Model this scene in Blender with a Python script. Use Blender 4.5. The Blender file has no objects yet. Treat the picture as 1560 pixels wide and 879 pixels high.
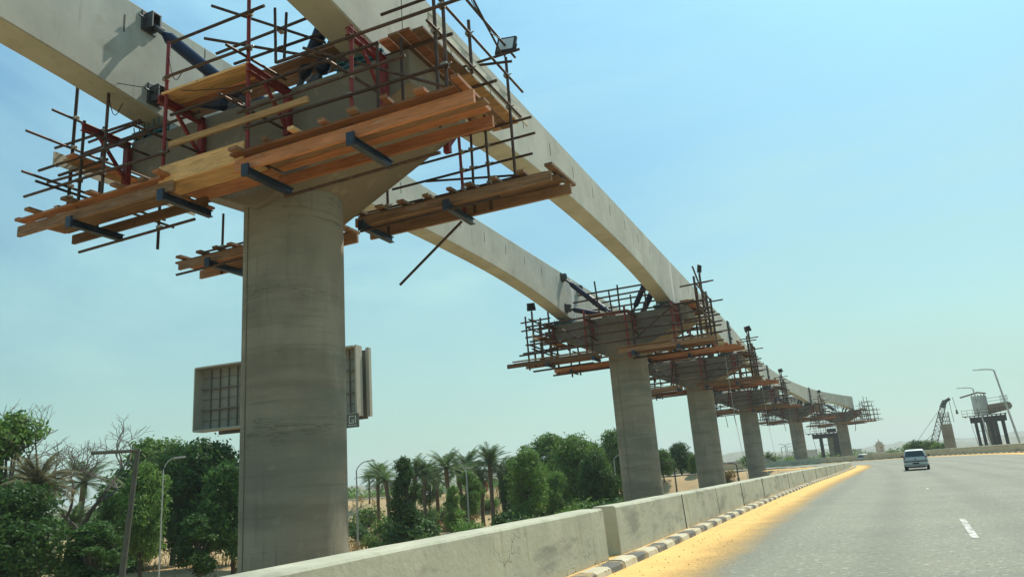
import bpy, math, random
from mathutils import Vector, Matrix
R = math.radians
sc = bpy.context.scene
C = sc.collection
# ------------------------------------------------------------------ camera
F = 1127.0; PPX, PPY = 780.0, 439.5; CZ = 1.25
rt = Vector((0.9971210, 0.0190090, -0.0734053)); up = Vector((0.0758267, -0.2499686, 0.9652803)); bk = Vector((0, -0.9680673, -0.2506904))
rows = (Vector((0.9971210, 0.0758267, 0.0)), Vector((0.0190090, -0.2499686, -0.9680673)), Vector((-0.0734053, 0.9652803, -0.2506904)))
CM = Matrix(rows)          # world = CM @ cam
cam_d = bpy.data.cameras.new('camera'); cam = bpy.data.objects.new('camera', cam_d); C.objects.link(cam)
cam.matrix_world = Matrix.Translation((0, 0, CZ)) @ CM.to_4x4()
cam_d.sensor_width = 36; cam_d.lens = F / 1560 * 36; cam_d.clip_end = 6000; cam_d.clip_start = 0.1
sc.camera = cam
def ray(x, y): return CM @ Vector((x - PPX, -(y - PPY), -F))
def atz(x, y, z):
    r = ray(x, y); t = (z - CZ) / r.z; return r * t + Vector((0, 0, CZ))
def atd(x, y, d):
    r = ray(x, y); t = d / math.hypot(r.x, r.y); return r * t + Vector((0, 0, CZ))
def zr(x, y):
    d = math.hypot(x, y); t = min(1, max(0, (d - 50) / 35)); return .35 * t * t * (3 - 2 * t)

# ------------------------------------------------------------------ helpers
def tag(o, label=None, cat=None, group=None, kind=None):
    if label: o['label'] = label
    if cat: o['category'] = cat
    if group: o['group'] = group
    if kind: o['kind'] = kind
    return o
def link(o, parent=None):
    C.objects.link(o)
    if parent: o.parent = parent
    return o
class MB:
    """collects faces in the coordinates of its thing, shifted by -origin"""
    def __init__(s, org=(0, 0, 0)): s.v = []; s.f = []; s.mi = []; s.o = Vector(org); s.sm = False
    def add(s, vs, fs, m=0):
        n = len(s.v); s.v += [tuple(Vector(p) - s.o) for p in vs]; s.f += [tuple(i + n for i in q) for q in fs]; s.mi += [m] * len(fs); return s
    def box(s, a, b, m=0):
        (x0, y0, z0), (x1, y1, z1) = a, b
        return s.add([(x0,y0,z0),(x1,y0,z0),(x1,y1,z0),(x0,y1,z0),(x0,y0,z1),(x1,y0,z1),(x1,y1,z1),(x0,y1,z1)],
                     [(0,3,2,1),(4,5,6,7),(0,1,5,4),(1,2,6,5),(2,3,7,6),(3,0,4,7)], m)
    def bar(s, p, q, w, h, upv=(0, 0, 1), m=0, skew=0):
        p, q = Vector(p), Vector(q); d = (q - p).normalized(); u = Vector(upv)
        if abs(d.dot(u)) > .98: u = Vector((1, 0, 0))
        x = d.cross(u).normalized() * w / 2; z = x.cross(d).normalized() * h / 2
        return s.add([p-x-z, p+x-z, p+x+z, p-x+z, q-x-z, q+x-z, q+x+z, q-x+z],
                     [(0,1,2,3)[::-1],(4,5,6,7)[::-1][::-1],(0,1,5,4),(1,2,6,5),(2,3,7,6),(3,0,4,7)], m)
    def tube(s, p, q, r, n=8, r2=None, m=0, cap=True):
        p, q = Vector(p), Vector(q); r2 = r if r2 is None else r2
        d = (q - p).normalized(); u = Vector((0, 0, 1)) if abs(d.z) < .9 else Vector((1, 0, 0))
        x = d.cross(u).normalized(); y = x.cross(d)
        vs = [c + (x * math.cos(2*math.pi*i/n) + y * math.sin(2*math.pi*i/n)) * rr for c, rr in ((p, r), (q, r2)) for i in range(n)]
        fs = [(i, (i+1) % n, (i+1) % n + n, i + n) for i in range(n)]
        if cap: fs += [tuple(range(n))[::-1], tuple(range(n, 2*n))]
        return s.add(vs, fs, m)
    def path(s, pts, r, n=6, m=0):
        pts = [Vector(p) for p in pts]; k = len(pts); rr = r if isinstance(r, (list, tuple)) else [r] * k; vs = []
        u = Vector((0, 0, 1))
        for i, p in enumerate(pts):
            d = (pts[min(i+1, k-1)] - pts[max(i-1, 0)]).normalized()
            a = u if abs(d.dot(u)) < .95 else Vector((1, 0, 0))
            x = d.cross(a).normalized(); y = x.cross(d)
            vs += [p + (x * math.cos(2*math.pi*j/n) + y * math.sin(2*math.pi*j/n)) * rr[i] for j in range(n)]
        fs = [(i*n+j, i*n+(j+1) % n, (i+1)*n+(j+1) % n, (i+1)*n+j) for i in range(k-1) for j in range(n)]
        fs += [tuple(range(n))[::-1], tuple(range((k-1)*n, k*n))]
        return s.add(vs, fs, m)
    def build(s, name, mat, parent=None, smooth=False, bevel=0):
        me = bpy.data.meshes.new(name); me.from_pydata(s.v, [], s.f)
        for mm in (mat if isinstance(mat, (list, tuple)) else [mat]): me.materials.append(mm)
        if max(s.mi, default=0): me.polygons.foreach_set('material_index', s.mi)
        if smooth: me.polygons.foreach_set('use_smooth', [True] * len(s.f))
        me.update()
        o = bpy.data.objects.new(name, me); link(o, parent)
        if smooth:
            try: me.set_sharp_from_angle(angle=R(35))
            except Exception: pass
        if bevel:
            b = o.modifiers.new('bevel', 'BEVEL'); b.width = bevel; b.segments = 2; b.limit_method = 'ANGLE'; b.angle_limit = R(40)
        return o
def empty(name, loc, label, cat, group=None, rz=0, parent=None):
    o = bpy.data.objects.new(name, None); link(o); o.location = loc; o.rotation_euler = (0, 0, rz); o.empty_display_size = .3
    return tag(o, label, cat, group)
def copy_tree(o, parent=None):
    c = o.copy(); C.objects.link(c)
    if parent: c.parent = parent
    for ch in list(o.children): copy_tree(ch, c)
    return c

# ------------------------------------------------------------------ materials
def mat(name, base, rough=.85, metal=0., var=.15, scale=3., bump=.0, bscale=30., layers=(), coord='Object', spec=.3, rnd=.0):
    """layers: (colour, noise scale xyz, lo, hi, strength)"""
    m = bpy.data.materials.new(name); m.use_nodes = True; nt = m.node_tree; N = nt.nodes; L = nt.links
    b = N['Principled BSDF']; b.inputs['Roughness'].default_value = rough; b.inputs['Metallic'].default_value = metal
    b.inputs['Specular IOR Level'].default_value = spec
    tc = N.new('ShaderNodeTexCoord'); geo = N.new('ShaderNodeNewGeometry')
    src = geo.outputs['Position'] if coord == 'World' else tc.outputs['Object']
    if rnd and coord != 'World':
        oi = N.new('ShaderNodeObjectInfo'); ml = N.new('ShaderNodeMath'); ml.operation = 'MULTIPLY'; ml.inputs[1].default_value = 57
        ad = N.new('ShaderNodeVectorMath'); ad.operation = 'ADD'
        L.new(oi.outputs['Random'], ml.inputs[0]); L.new(src, ad.inputs[0]); L.new(ml.outputs[0], ad.inputs[1]); src = ad.outputs[0]
    def noise(sc_, det=6, rough_=.6):
        mp = N.new('ShaderNodeMapping'); s3 = sc_ if isinstance(sc_, (tuple, list)) else (sc_,) * 3
        mp.inputs['Scale'].default_value = s3; L.new(src, mp.inputs['Vector'])
        n = N.new('ShaderNodeTexNoise'); n.inputs['Scale'].default_value = 1; n.inputs['Detail'].default_value = det; n.inputs['Roughness'].default_value = rough_
        L.new(mp.outputs[0], n.inputs['Vector']); return n.outputs['Fac']
    def ramp(fac, lo, hi, a=0., c=1.):
        r = N.new('ShaderNodeMapRange'); r.inputs[1].default_value = lo; r.inputs[2].default_value = hi
        r.inputs[3].default_value = a; r.inputs[4].default_value = c; L.new(fac, r.inputs[0]); return r.outputs[0]
    def mix(fac, a, c, mode='MIX'):
        x = N.new('ShaderNodeMix'); x.data_type = 'RGBA'; x.blend_type = mode
        for s, v in ((x.inputs[0], fac), (x.inputs[6], a), (x.inputs[7], c)):
            if hasattr(v, 'links') or hasattr(v, 'is_linked'): L.new(v, s)
            elif isinstance(v, (int, float)): s.default_value = v
            else: s.default_value = (*v, 1)
        return x.outputs[2]
    lo = tuple(c * (1 - var) for c in base); hi = tuple(min(1, c * (1 + var)) for c in base)
    col = mix(ramp(noise(scale), .3, .7), lo, hi)
    for (c, s, l, h, k) in [q for q in layers if len(q) == 5]: col = mix(ramp(noise(s), l, h, 0, k), col, c)
    for (c, s, wd, k) in [q for q in layers if len(q) == 4]:      # thin wandering cracks
        n_ = noise(s, 7, .62); a_ = N.new('ShaderNodeMath'); a_.operation = 'SUBTRACT'; L.new(n_, a_.inputs[0]); a_.inputs[1].default_value = .5
        b_ = N.new('ShaderNodeMath'); b_.operation = 'ABSOLUTE'; L.new(a_.outputs[0], b_.inputs[0]); msk = N.new('ShaderNodeMath'); msk.operation = 'MULTIPLY'
        L.new(ramp(b_.outputs[0], 0, wd, k, 0), msk.inputs[0]); L.new(ramp(noise(tuple(v * .6 for v in s) if isinstance(s, tuple) else s * .6), .5, .6), msk.inputs[1]); col = mix(msk.outputs[0], col, c)
    if rnd:
        col2 = mix(ramp(oi.outputs['Random'], 0, 1, 0, 1), tuple([1 - rnd] * 3), tuple([1 + rnd * .5] * 3)) if coord != 'World' else (1, 1, 1)
        col = mix(1.0, col, col2, 'MULTIPLY')
    L.new(col, b.inputs['Base Color'])
    if bump:
        bp = N.new('ShaderNodeBump'); bp.inputs['Strength'].default_value = bump; bp.inputs['Distance'].default_value = .02
        L.new(noise(bscale, 4), bp.inputs['Height']); L.new(bp.outputs[0], b.inputs['Normal'])
    return m
M = {}
M['beam'] = mat('beam_concrete', (.41, .415, .355), .85, var=.10, scale=.9, bump=.12, bscale=9, coord='World',
                layers=[((.27,.265,.225), (.8,.8,.35), .50, .68, .4), ((.55,.545,.47), .5, .52, .66, .35), ((.20,.17,.12), (7,7,.5), .60, .72, .35), ((.24,.2,.13), 1.7, .60, .76, .4), ((.14,.13,.11), (4,4,.5), .64, .76, .3)])
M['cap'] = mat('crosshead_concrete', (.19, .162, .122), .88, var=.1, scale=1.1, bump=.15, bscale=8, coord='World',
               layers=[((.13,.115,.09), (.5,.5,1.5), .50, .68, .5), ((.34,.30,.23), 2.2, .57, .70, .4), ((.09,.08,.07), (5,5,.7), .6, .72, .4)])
M['column'] = mat('column_concrete', (.235, .216, .168), .85, var=.14, scale=.8, bump=.2, bscale=10, coord='World',
                  layers=[((.155,.14,.105), (.25,.25,2.2), .48, .62, .6), ((.32,.305,.24), (1.3,1.3,.3), .52, .68, .45), ((.115,.135,.11), (.15,.15,.5), .50, .58, .5), ((.12,.105,.08), (.3,.3,9), .60, .68, .4), ((.38,.365,.29), 3.5, .62, .74, .25), ((.11,.10,.08), (6,6,.5), .60, .70, .35), ((.07,.06,.05), (.12,.12,1.4), .006, .6)])
M['barrier'] = mat('barrier_concrete', (.425, .42, .315), .9, var=.13, scale=1.5, bump=.35, bscale=14, coord='World',
                   layers=[((.60,.56,.45), (2.2,2.2,1), .52, .7, .4), ((.17,.165,.14), (.7,.7,2.6), .54, .68, .6), ((.26,.21,.13), (6,6,.6), .57, .72, .5), ((.10,.10,.09), (9,9,3), .66, .74, .6), ((.05,.045,.04), (1.3,1.3,1.9), .008, .85)])
M['seam'] = mat('seam_dark', (.09, .085, .075), .9)
M['slot'] = mat('slot_dark', (.10, .095, .085), .9)
M['closure'] = mat('closure_concrete', (.58, .57, .52), .85, var=.06, coord='World')
def wood(name, base, rn=.5):
    return mat(name, base, .75, var=.22, scale=(1.2, 9, 9), bump=.3, bscale=(4, 60, 60), rnd=rn,
               layers=[(tuple(c * .45 for c in base), (2, 24, 24), .50, .66, .6), (tuple(min(1, c * 1.5) for c in base), (.7, 5, 5), .58, .75, .35), ((.06,.035,.02), 7, .66, .74, .7), ((.34,.31,.26), (1.6,6,6), .60, .70, .45), (tuple(c * .3 for c in base), (1.5, 14, 14), .02, .7)])
M['wood'] = wood('timber_orange', (.40, .17, .08)); M['wood_old'] = wood('timber_weathered', (.25, .145, .08)); M['ply'] = wood('timber_pale', (.60, .36, .16))
M['toe'] = mat('toe_board', (.50, .47, .38), .85, var=.15, scale=4, layers=[((.16,.13,.1), (9,9,5), .6, .68, .7)])
M['tube'] = mat('rusty_tube', (.075, .048, .038), .6, .35, var=.3, scale=6, layers=[((.19,.08,.04), 5, .55, .7, .5), ((.30,.27,.24), 11, .62, .7, .4)], rnd=.3)
M['redtube'] = mat('red_painted_steel', (.21, .035, .035), .5, .1, var=.2, scale=7, layers=[((.08,.04,.035), 6, .55, .7, .6), ((.35,.30,.27), 9, .66, .73, .6)])
M['galv'] = mat('coupler_steel', (.28, .26, .22), .5, .6, var=.3, scale=20)
M['ibeam'] = mat('navy_steel', (.028, .045, .075), .45, .2, var=.25, scale=6, layers=[((.09,.07,.06), 8, .6, .7, .5)])
M['prop'] = mat('blue_steel', (.010, .018, .048), .35, .1, var=.2, scale=5, layers=[((.10,.10,.11), 9, .64, .72, .5)])
M['plate'] = mat('grey_plate', (.075, .08, .085), .5, .4, var=.2)
M['teal'] = mat('teal_formwork', (.035, .11, .14), .6, .1, var=.3, scale=5, layers=[((.16,.17,.15), 8, .6, .7, .5)])
M['cable'] = mat('black_cable', (.02, .02, .022), .5)
M['glass'] = mat('lamp_glass', (.55, .60, .60), .15, spec=.8)
M['bearing'] = mat('bearing_block', (.45, .36, .14), .7)
M['steel_dark'] = mat('dark_formwork', (.035, .038, .042), .6, .2, var=.3, scale=2)
M['rebar'] = mat('rebar', (.06, .042, .035), .8, .2)
M['pole'] = mat('galvanised_pole', (.42, .43, .42), .45, .5, var=.1)
M['poledark'] = mat('grey_brown_pole', (.075, .08, .065), .7, .1, var=.2)
M['lamphead'] = mat('lamp_head', (.35, .35, .33), .5)
M['bark'] = mat('bark', (.085, .072, .052), .95, var=.3, scale=6, bump=.5, bscale=12)
M['barkp'] = mat('palm_bark', (.15, .105, .065), .95, var=.35, scale=(3,3,14), bump=.6, bscale=14)
M['twig'] = mat('bare_twig', (.17, .14, .115), .95, var=.2)
def leafmat(name, base, tr=.35):
    m = mat(name, base, .6, var=.45, scale=1.4, rnd=.2, layers=[(tuple(c * 1.9 for c in base), 2.6, .58, .72, .5)], spec=.25)
    nt = m.node_tree; b = nt.nodes['Principled BSDF']; out = [n for n in nt.nodes if n.type == 'OUTPUT_MATERIAL'][0]
    t = nt.nodes.new('ShaderNodeBsdfTranslucent'); mx = nt.nodes.new('ShaderNodeMixShader'); mx.inputs[0].default_value = tr
    src = b.inputs['Base Color'].links[0].from_socket; nt.links.new(src, t.inputs['Color'])
    nt.links.new(b.outputs[0], mx.inputs[1]); nt.links.new(t.outputs[0], mx.inputs[2]); nt.links.new(mx.outputs[0], out.inputs['Surface']); return m
M['leaf'] = leafmat('leaf_green', (.115, .205, .038), .42); M['leafd'] = leafmat('leaf_dark', (.055, .125, .026), .4); M['leafl'] = leafmat('leaf_light', (.15, .26, .055), .45)
M['palm'] = leafmat('palm_frond', (.10, .165, .05)); M['palmd'] = leafmat('dry_frond', (.17, .16, .085)); M['leafo'] = leafmat('leaf_orange', (.42, .13, .04))
M['dry'] = leafmat('dry_grass', (.30, .22, .09))
M['ground'] = mat('sand_ground', (.40, .28, .145), .95, var=.16, scale=.09, bump=.5, bscale=1.5, coord='World',
                  layers=[((.25,.18,.09), .35, .5, .68, .6), ((.52,.42,.25), .9, .55, .72, .5), ((.20,.18,.08), .16, .58, .66, .45), ((.16,.12,.08), 2.4, .66, .72, .6)])
M['hill'] = mat('hill_ground', (.20, .19, .14), .95, var=.15, scale=.02, coord='World', layers=[((.10,.13,.07), .05, .5, .62, .7), ((.55,.5,.42), .11, .6, .66, .7)])
M['asphalt'] = mat('asphalt', (.20, .20, .15), .8, var=.12, scale=.22, bump=.6, bscale=30, coord='World', spec=.35,
                   layers=[((.235,.228,.16), .35, .48, .66, .55), ((.13,.135,.115), .6, .55, .70, .45), ((.06,.06,.05), 15, .56, .62, .5), ((.46,.46,.38), 11, .585, .63, .6), ((.34,.34,.28), 26, .56, .62, .5), ((.06,.06,.055), (.8,.8,1), .006, .5)])
M['sand'] = mat('yellow_sand', (.70, .42, .14), .95, var=.12, scale=1.2, bump=.6, bscale=16, coord='World', layers=[((.45,.26,.08), 5, .55, .7, .5), ((.09,.07,.05), 20, .70, .72, .9)])
M['kerbw'] = mat('kerb_white', (.52, .47, .34), .9, var=.15, scale=3, bump=.3, bscale=20, coord='World', layers=[((.40,.29,.14), 5, .52, .66, .7), ((.16,.15,.13), 9, .64, .7, .7)])
M['kerbb'] = mat('kerb_black', (.12, .12, .105), .9, var=.25, scale=3, bump=.3, bscale=20, coord='World', layers=[((.42,.30,.15), 4, .50, .60, .85), ((.2,.19,.17), 9, .6, .68, .6)])
M['paint'] = mat('road_paint', (.72, .71, .64), .8, var=.08, coord='World', layers=[((.2,.2,.17), 9, .42, .54, .9)])
M['carpaint'] = mat('silver_paint', (.46, .48, .46), .35, .3, var=.03, spec=.6)
M['carglass'] = mat('car_glass', (.02, .025, .025), .06, spec=.9)
M['rubber'] = mat('rubber', (.02, .02, .02), .9); M['taillight'] = mat('tail_light', (.20, .015, .015), .25, spec=.7)
M['platew'] = mat('number_plate', (.5, .5, .46), .5); M['trimblack'] = mat('black_trim', (.03, .03, .032), .6)
M['rim'] = mat('wheel_rim', (.4, .4, .4), .4, .7)
M['panel'] = mat('billboard_sheet', (.25, .235, .185), .7, .1, var=.15, scale=.5, layers=[((.2,.18,.15), (.4,.4,3), .5, .7, .5)])
M['bframe'] = mat('billboard_frame', (.16, .145, .11), .7, .3); M['bedge'] = mat('billboard_edge', (.36, .335, .26), .6, .1, var=.08)
M['bsign'] = mat('small_sign_face', (.10, .11, .10), .6); M['letter'] = mat('sign_letter', (.5, .5, .46), .6)
M['crane'] = mat('crane_lattice', (.17, .175, .15), .6, .2); M['craned'] = mat('crane_dark', (.06, .08, .08), .6)
M['stone'] = mat('tower_stone', (.42, .33, .24), .9, coord='World'); M['wallpink'] = mat('pink_wall', (.46, .30, .23), .9, coord='World', scale=.6)
M['roofm'] = mat('flat_roof', (.40, .38, .35), .9); M['win'] = mat('dark_window', (.04, .04, .045), .3)
M['white'] = mat('white_paint', (.7, .7, .68), .4, spec=.5)

# ------------------------------------------------------------------ sky, sun
w = bpy.data.worlds.new('World'); sc.world = w; w.use_nodes = True; nt = w.node_tree; nt.nodes.clear()
SUN_AZ, SUN_EL = 39.0, 54.0        # azimuth clockwise from +Y
sky = nt.nodes.new('ShaderNodeTexSky'); sky.sky_type = 'NISHITA'; sky.sun_disc = False
sky.sun_elevation = R(SUN_EL); sky.sun_rotation = R(SUN_AZ); sky.air_density = 1.0; sky.dust_density = 1.8; sky.ozone_density = 2.0; sky.altitude = 50
bg = nt.nodes.new('ShaderNodeBackground'); bg.inputs['Strength'].default_value = .108
tc = nt.nodes.new('ShaderNodeTexCoord')
mp = nt.nodes.new('ShaderNodeMapping'); mp.inputs['Scale'].default_value = (1.0, 1.4, 3.2); mp.inputs['Rotation'].default_value = (.35, .2, .6)
nz = nt.nodes.new('ShaderNodeTexNoise'); nz.inputs['Scale'].default_value = 1.5; nz.inputs['Detail'].default_value = 7; nz.inputs['Roughness'].default_value = .55; nz.inputs['Distortion'].default_value = .6
mr = nt.nodes.new('ShaderNodeMapRange'); mr.inputs[1].default_value = .48; mr.inputs[2].default_value = .78; mr.inputs[1].default_value = .40; mr.inputs[2].default_value = .66; mr.inputs[3].default_value = .25; mr.inputs[4].default_value = .92
tint = nt.nodes.new('ShaderNodeMix'); tint.data_type = 'RGBA'; tint.blend_type = 'MULTIPLY'; tint.inputs[0].default_value = 1; pass
szz = nt.nodes.new('ShaderNodeSeparateXYZ'); nt.links.new(tc.outputs['Generated'], szz.inputs[0])
er = nt.nodes.new('ShaderNodeMapRange'); er.inputs[1].default_value = .0; er.inputs[2].default_value = .55; nt.links.new(szz.outputs[2], er.inputs[0])
tg = nt.nodes.new('ShaderNodeMix'); tg.data_type = 'RGBA'; tg.inputs[6].default_value = (.74, 1.0, .76, 1); tg.inputs[7].default_value = (.50, 1.03, 1.20, 1); nt.links.new(er.outputs[0], tg.inputs[0]); nt.links.new(tg.outputs[2], tint.inputs[7])
cl = nt.nodes.new('ShaderNodeMix'); cl.data_type = 'RGBA'; 
vc = nt.nodes.new('ShaderNodeMix'); vc.data_type = 'RGBA'; vc.inputs[6].default_value = (3.9, 6.1, 4.9, 1); vc.inputs[7].default_value = (3.5, 6.6, 8.0, 1); nt.links.new(er.outputs[0], vc.inputs[0]); nt.links.new(vc.outputs[2], cl.inputs[7])
wo = nt.nodes.new('ShaderNodeOutputWorld')
for a, b in ((tc.outputs['Generated'], mp.inputs[0]), (mp.outputs[0], nz.inputs['Vector']), (nz.outputs['Fac'], mr.inputs[0]), (sky.outputs[0], tint.inputs[6]),
             (tint.outputs[2], cl.inputs[6]), (mr.outputs[0], cl.inputs[0]), (cl.outputs[2], bg.inputs[0]), (bg.outputs[0], wo.inputs[0])): nt.links.new(a, b)
sd = bpy.data.lights.new('sun', 'SUN'); sd.energy = 4.6; sd.angle = R(.53); sd.color = (1, .935, .80)
sun = bpy.data.objects.new('sun', sd); link(sun)
sv = Vector((math.sin(R(SUN_AZ)) * math.cos(R(SUN_EL)), math.cos(R(SUN_AZ)) * math.cos(R(SUN_EL)), math.sin(R(SUN_EL))))
sun.rotation_euler = sv.to_track_quat('Z', 'Y').to_euler(); sun.location = (0, 0, 60)
sc.view_settings.view_transform = 'Standard'; sc.view_settings.look = 'None'; sc.view_settings.exposure = 0.22; sc.view_settings.gamma = 1
sc.render.engine = 'CYCLES'; sc.cycles.use_denoising = True; sc.cycles.max_bounces = 6; sc.cycles.transparent_max_bounces = 16

# ------------------------------------------------------------------ paths
def catmull(pts, n=8):
    out = []; P = [Vector((*p, 0)) for p in pts]; P = [P[0] * 2 - P[1]] + P + [P[-1] * 2 - P[-2]]
    for i in range(1, len(P) - 2):
        for k in range(n):
            t = k / n; a, b, c, d = P[i-1:i+3]
            out.append(.5 * ((2*b) + (c-a)*t + (2*a-5*b+4*c-d)*t*t + (3*b-a-3*c+d)*t**3))
    out.append(P[-2]); return out
def resample(P, step):
    out = [P[0].copy()]; acc = 0
    for a, b in zip(P, P[1:]):
        L = (b - a).length
        while acc + L >= step and L > 1e-9:
            t = (step - acc) / L; a = a.lerp(b, t); out.append(a.copy()); L = (b - a).length; acc = 0
        acc += L
    return out
def offset(P, d):
    out = []
    for i, p in enumerate(P):
        t = (P[min(i+1, len(P)-1)] - P[max(i-1, 0)]).normalized(); out.append(p + Vector((t.y, -t.x, 0)) * d)
    return out
KERB = catmull([(-8.1, -9.5), (-3.4, .6), (1.3, 10.61), (2.4, 13.0), (4.3, 17.2), (9.3, 27.9), (15.6, 41.0), (22.4, 54.4), (26.6, 62.2), (29.2, 68.4), (28.6, 72.6), (24.5, 77.5)], 10)
OUTER = catmull([(9.0, -9), (19.5, 12.7), (32.7, 39.7), (39.4, 55.0), (43.6, 67), (47, 80), (49.3, 92), (48.6, 102.5), (42.5, 111), (31, 116.5), (12, 119)], 10)
CENTER = catmull([(-6, -26), (2.6, -6), (11.4, 12), (20.2, 30), (26.2, 43.0), (32.2, 57), (36.6, 71), (39.6, 84), (39.6, 94), (35.2, 101.5), (26, 107), (8, 110), (-30, 110)], 8)
def dist_poly(p, P):
    best = 1e9
    for a, b in zip(P, P[1:]):
        d = b - a; t = max(0, min(1, (p - a).dot(d) / max(d.length_squared, 1e-9))); q = (a + d * t - p).length
        if q < best: best = q
    return best
CC = CENTER[::3] + [CENTER[-1]]
def gz(x, y):
    dc = dist_poly(Vector((x, y, 0)), CC); t = min(1, max(0, (dc - 9.6) / 11)); t = t * t * (3 - 2 * t)
    return (zr(x, y) - .05) * (1 - t) - 3.0 * t
# ------------------------------------------------------------------ ground
def axis(lo, hi, fine_lo, fine_hi, step):
    a = []; v = fine_lo
    while v <= fine_hi: a.append(v); v += step
    st = step; v = fine_hi
    while v < hi: st *= 1.35; v += st; a.append(min(v, hi))
    st = step; v = fine_lo
    while v > lo: st *= 1.35; v -= st; a.insert(0, max(v, lo))
    return a
XS = axis(-3000, 3500, -60, 80, 2.5); YS = axis(-600, 4200, -30, 135, 2.5)
from mathutils import noise as mn
g = MB(); nx = len(XS)
for y in YS:
    for x in XS:
        h = gz(x, y) if (-75 < x < 90 and -50 < y < 150) else -3.0
        if h < -2.5: h += .35 * mn.noise((x * .06, y * .06, 0))
        g.v.append((x, y, h))
g.f = [(j*nx+i, j*nx+i+1, (j+1)*nx+i+1, (j+1)*nx+i) for j in range(len(YS)-1) for i in range(nx-1)]; g.mi = [0] * len(g.f)
tag(g.build('ground', M['ground'], smooth=True), 'sandy brown ground stretching to the horizon', kind='structure')
# hills: ridges far off
def hills(r0, r1, a0, a1, hf, seed, name='hills'):
    b = MB(); na = 150; nr = 6
    for j in range(nr + 1):
        for i in range(na + 1):
            a = R(a0 + (a1 - a0) * i / na); t = j / nr; r = r0 + (r1 - r0) * t
            e = math.sin(math.pi * min(1, t * .98 + .02)) ; q = math.degrees(a)
            h = hf(q) * (0.72 + .28 * mn.noise((q * .22, seed, t * 1.2)) + .22 * mn.noise((q * 1.1, seed + 3, t * 3))) + .06 * hf(q) * mn.noise((q * 5, seed, t * 6))
            edge = min(1, (i / na) * 10, (1 - i / na) * 10)
            b.v.append((r * math.sin(a), r * math.cos(a), -3.4 + max(0, h) * e * edge))
    b.f = [(j*(na+1)+i, j*(na+1)+i+1, (j+1)*(na+1)+i+1, (j+1)*(na+1)+i) for j in range(nr) for i in range(na)]; b.mi = [0] * len(b.f)
    return tag(b.build(name, M['hill'], smooth=True), kind='structure')
tag(hills(820, 1300, -48, 60, lambda a: 24 + 10 * math.sin(a * .13 + 1), 1.5), 'low hazy desert hills along the horizon')
tag(hills(1500, 2300, -10, 70, lambda a: 34 + 8 * math.sin(a * .21), 7.1), 'farther pale hill ridge right of the viaduct')
tag(hills(230, 420, -40, -8, lambda a: 9, 4.4), 'sandy desert slope behind the palms')

# ------------------------------------------------------------------ road, kerbs, sand
def ribbon(name, P, offs, zs, material, label, uv=False, zf=zr):
    b = MB(); n = len(offs); rows_ = [offset(P, o) for o in offs]
    for i in range(len(P)):
        for k in range(n): q = rows_[k][i]; b.v.append((q.x, q.y, zf(q.x, q.y) + zs[k]))
    b.f = [(i*n+k, i*n+k+1, (i+1)*n+k+1, (i+1)*n+k) for i in range(len(P)-1) for k in range(n-1)]; b.f = [q[::-1] for q in b.f]; b.mi = [0] * len(b.f)
    o = b.build(name, material)
    if uv:
        me = o.data; l = me.uv_layers.new(name='uv')
        for poly in me.polygons:
            for li in poly.loop_indices:
                vi = me.loops[li].vertex_index; l.data[li].uv = (vi // n * .5, offs[vi % n])
    return tag(o, label, kind='structure')
CR = resample(CENTER, 2.0)
am = M['asphalt']; N = am.node_tree.nodes; L = am.node_tree.links; b = N['Principled BSDF']; cs = b.inputs['Base Color'].links[0].from_socket
uvn = N.new('ShaderNodeUVMap'); sx = N.new('ShaderNodeSeparateXYZ'); L.new(uvn.outputs[0], sx.inputs[0])
def mth(op, a, c=0):
    m_ = N.new('ShaderNodeMath'); m_.operation = op
    for i, v in enumerate((a, c)):
        if isinstance(v, (int, float)): m_.inputs[i].default_value = v
        else: L.new(v, m_.inputs[i])
    return m_.outputs[0]
nn_ = N.new('ShaderNodeTexNoise'); nn_.inputs['Scale'].default_value = .25; nn_.inputs['Detail'].default_value = 4; g_ = N.new('ShaderNodeNewGeometry'); L.new(g_.outputs['Position'], nn_.inputs['Vector'])
band = mth('SINE', mth('MULTIPLY', mth('ADD', sx.outputs[1], mth('MULTIPLY', nn_.outputs['Fac'], .5)), 3.4))
fac = mth('MULTIPLY', mth('MAXIMUM', band, 0), mth('MULTIPLY', nn_.outputs['Fac'], .55))
seam = mth('LESS_THAN', mth('ABSOLUTE', mth('ADD', mth('ADD', sx.outputs[1], 2.05), mth('MULTIPLY', nn_.outputs['Fac'], .1))), .012)
mxr = N.new('ShaderNodeMix'); mxr.data_type = 'RGBA'; mxr.inputs[7].default_value = (.105, .108, .085, 1); L.new(mth('MAXIMUM', fac, mth('MULTIPLY', seam, .6)), mxr.inputs[0]); L.new(cs, mxr.inputs[6]); L.new(mxr.outputs[2], b.inputs['Base Color'])
ribbon('road', CR, [-9.6, -7, -4, -1.5, 1.5, 4, 7, 9.6], [0] * 8, M['asphalt'], 'grey asphalt road curving left ahead', uv=True)
KR = resample(KERB, .5)
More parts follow.
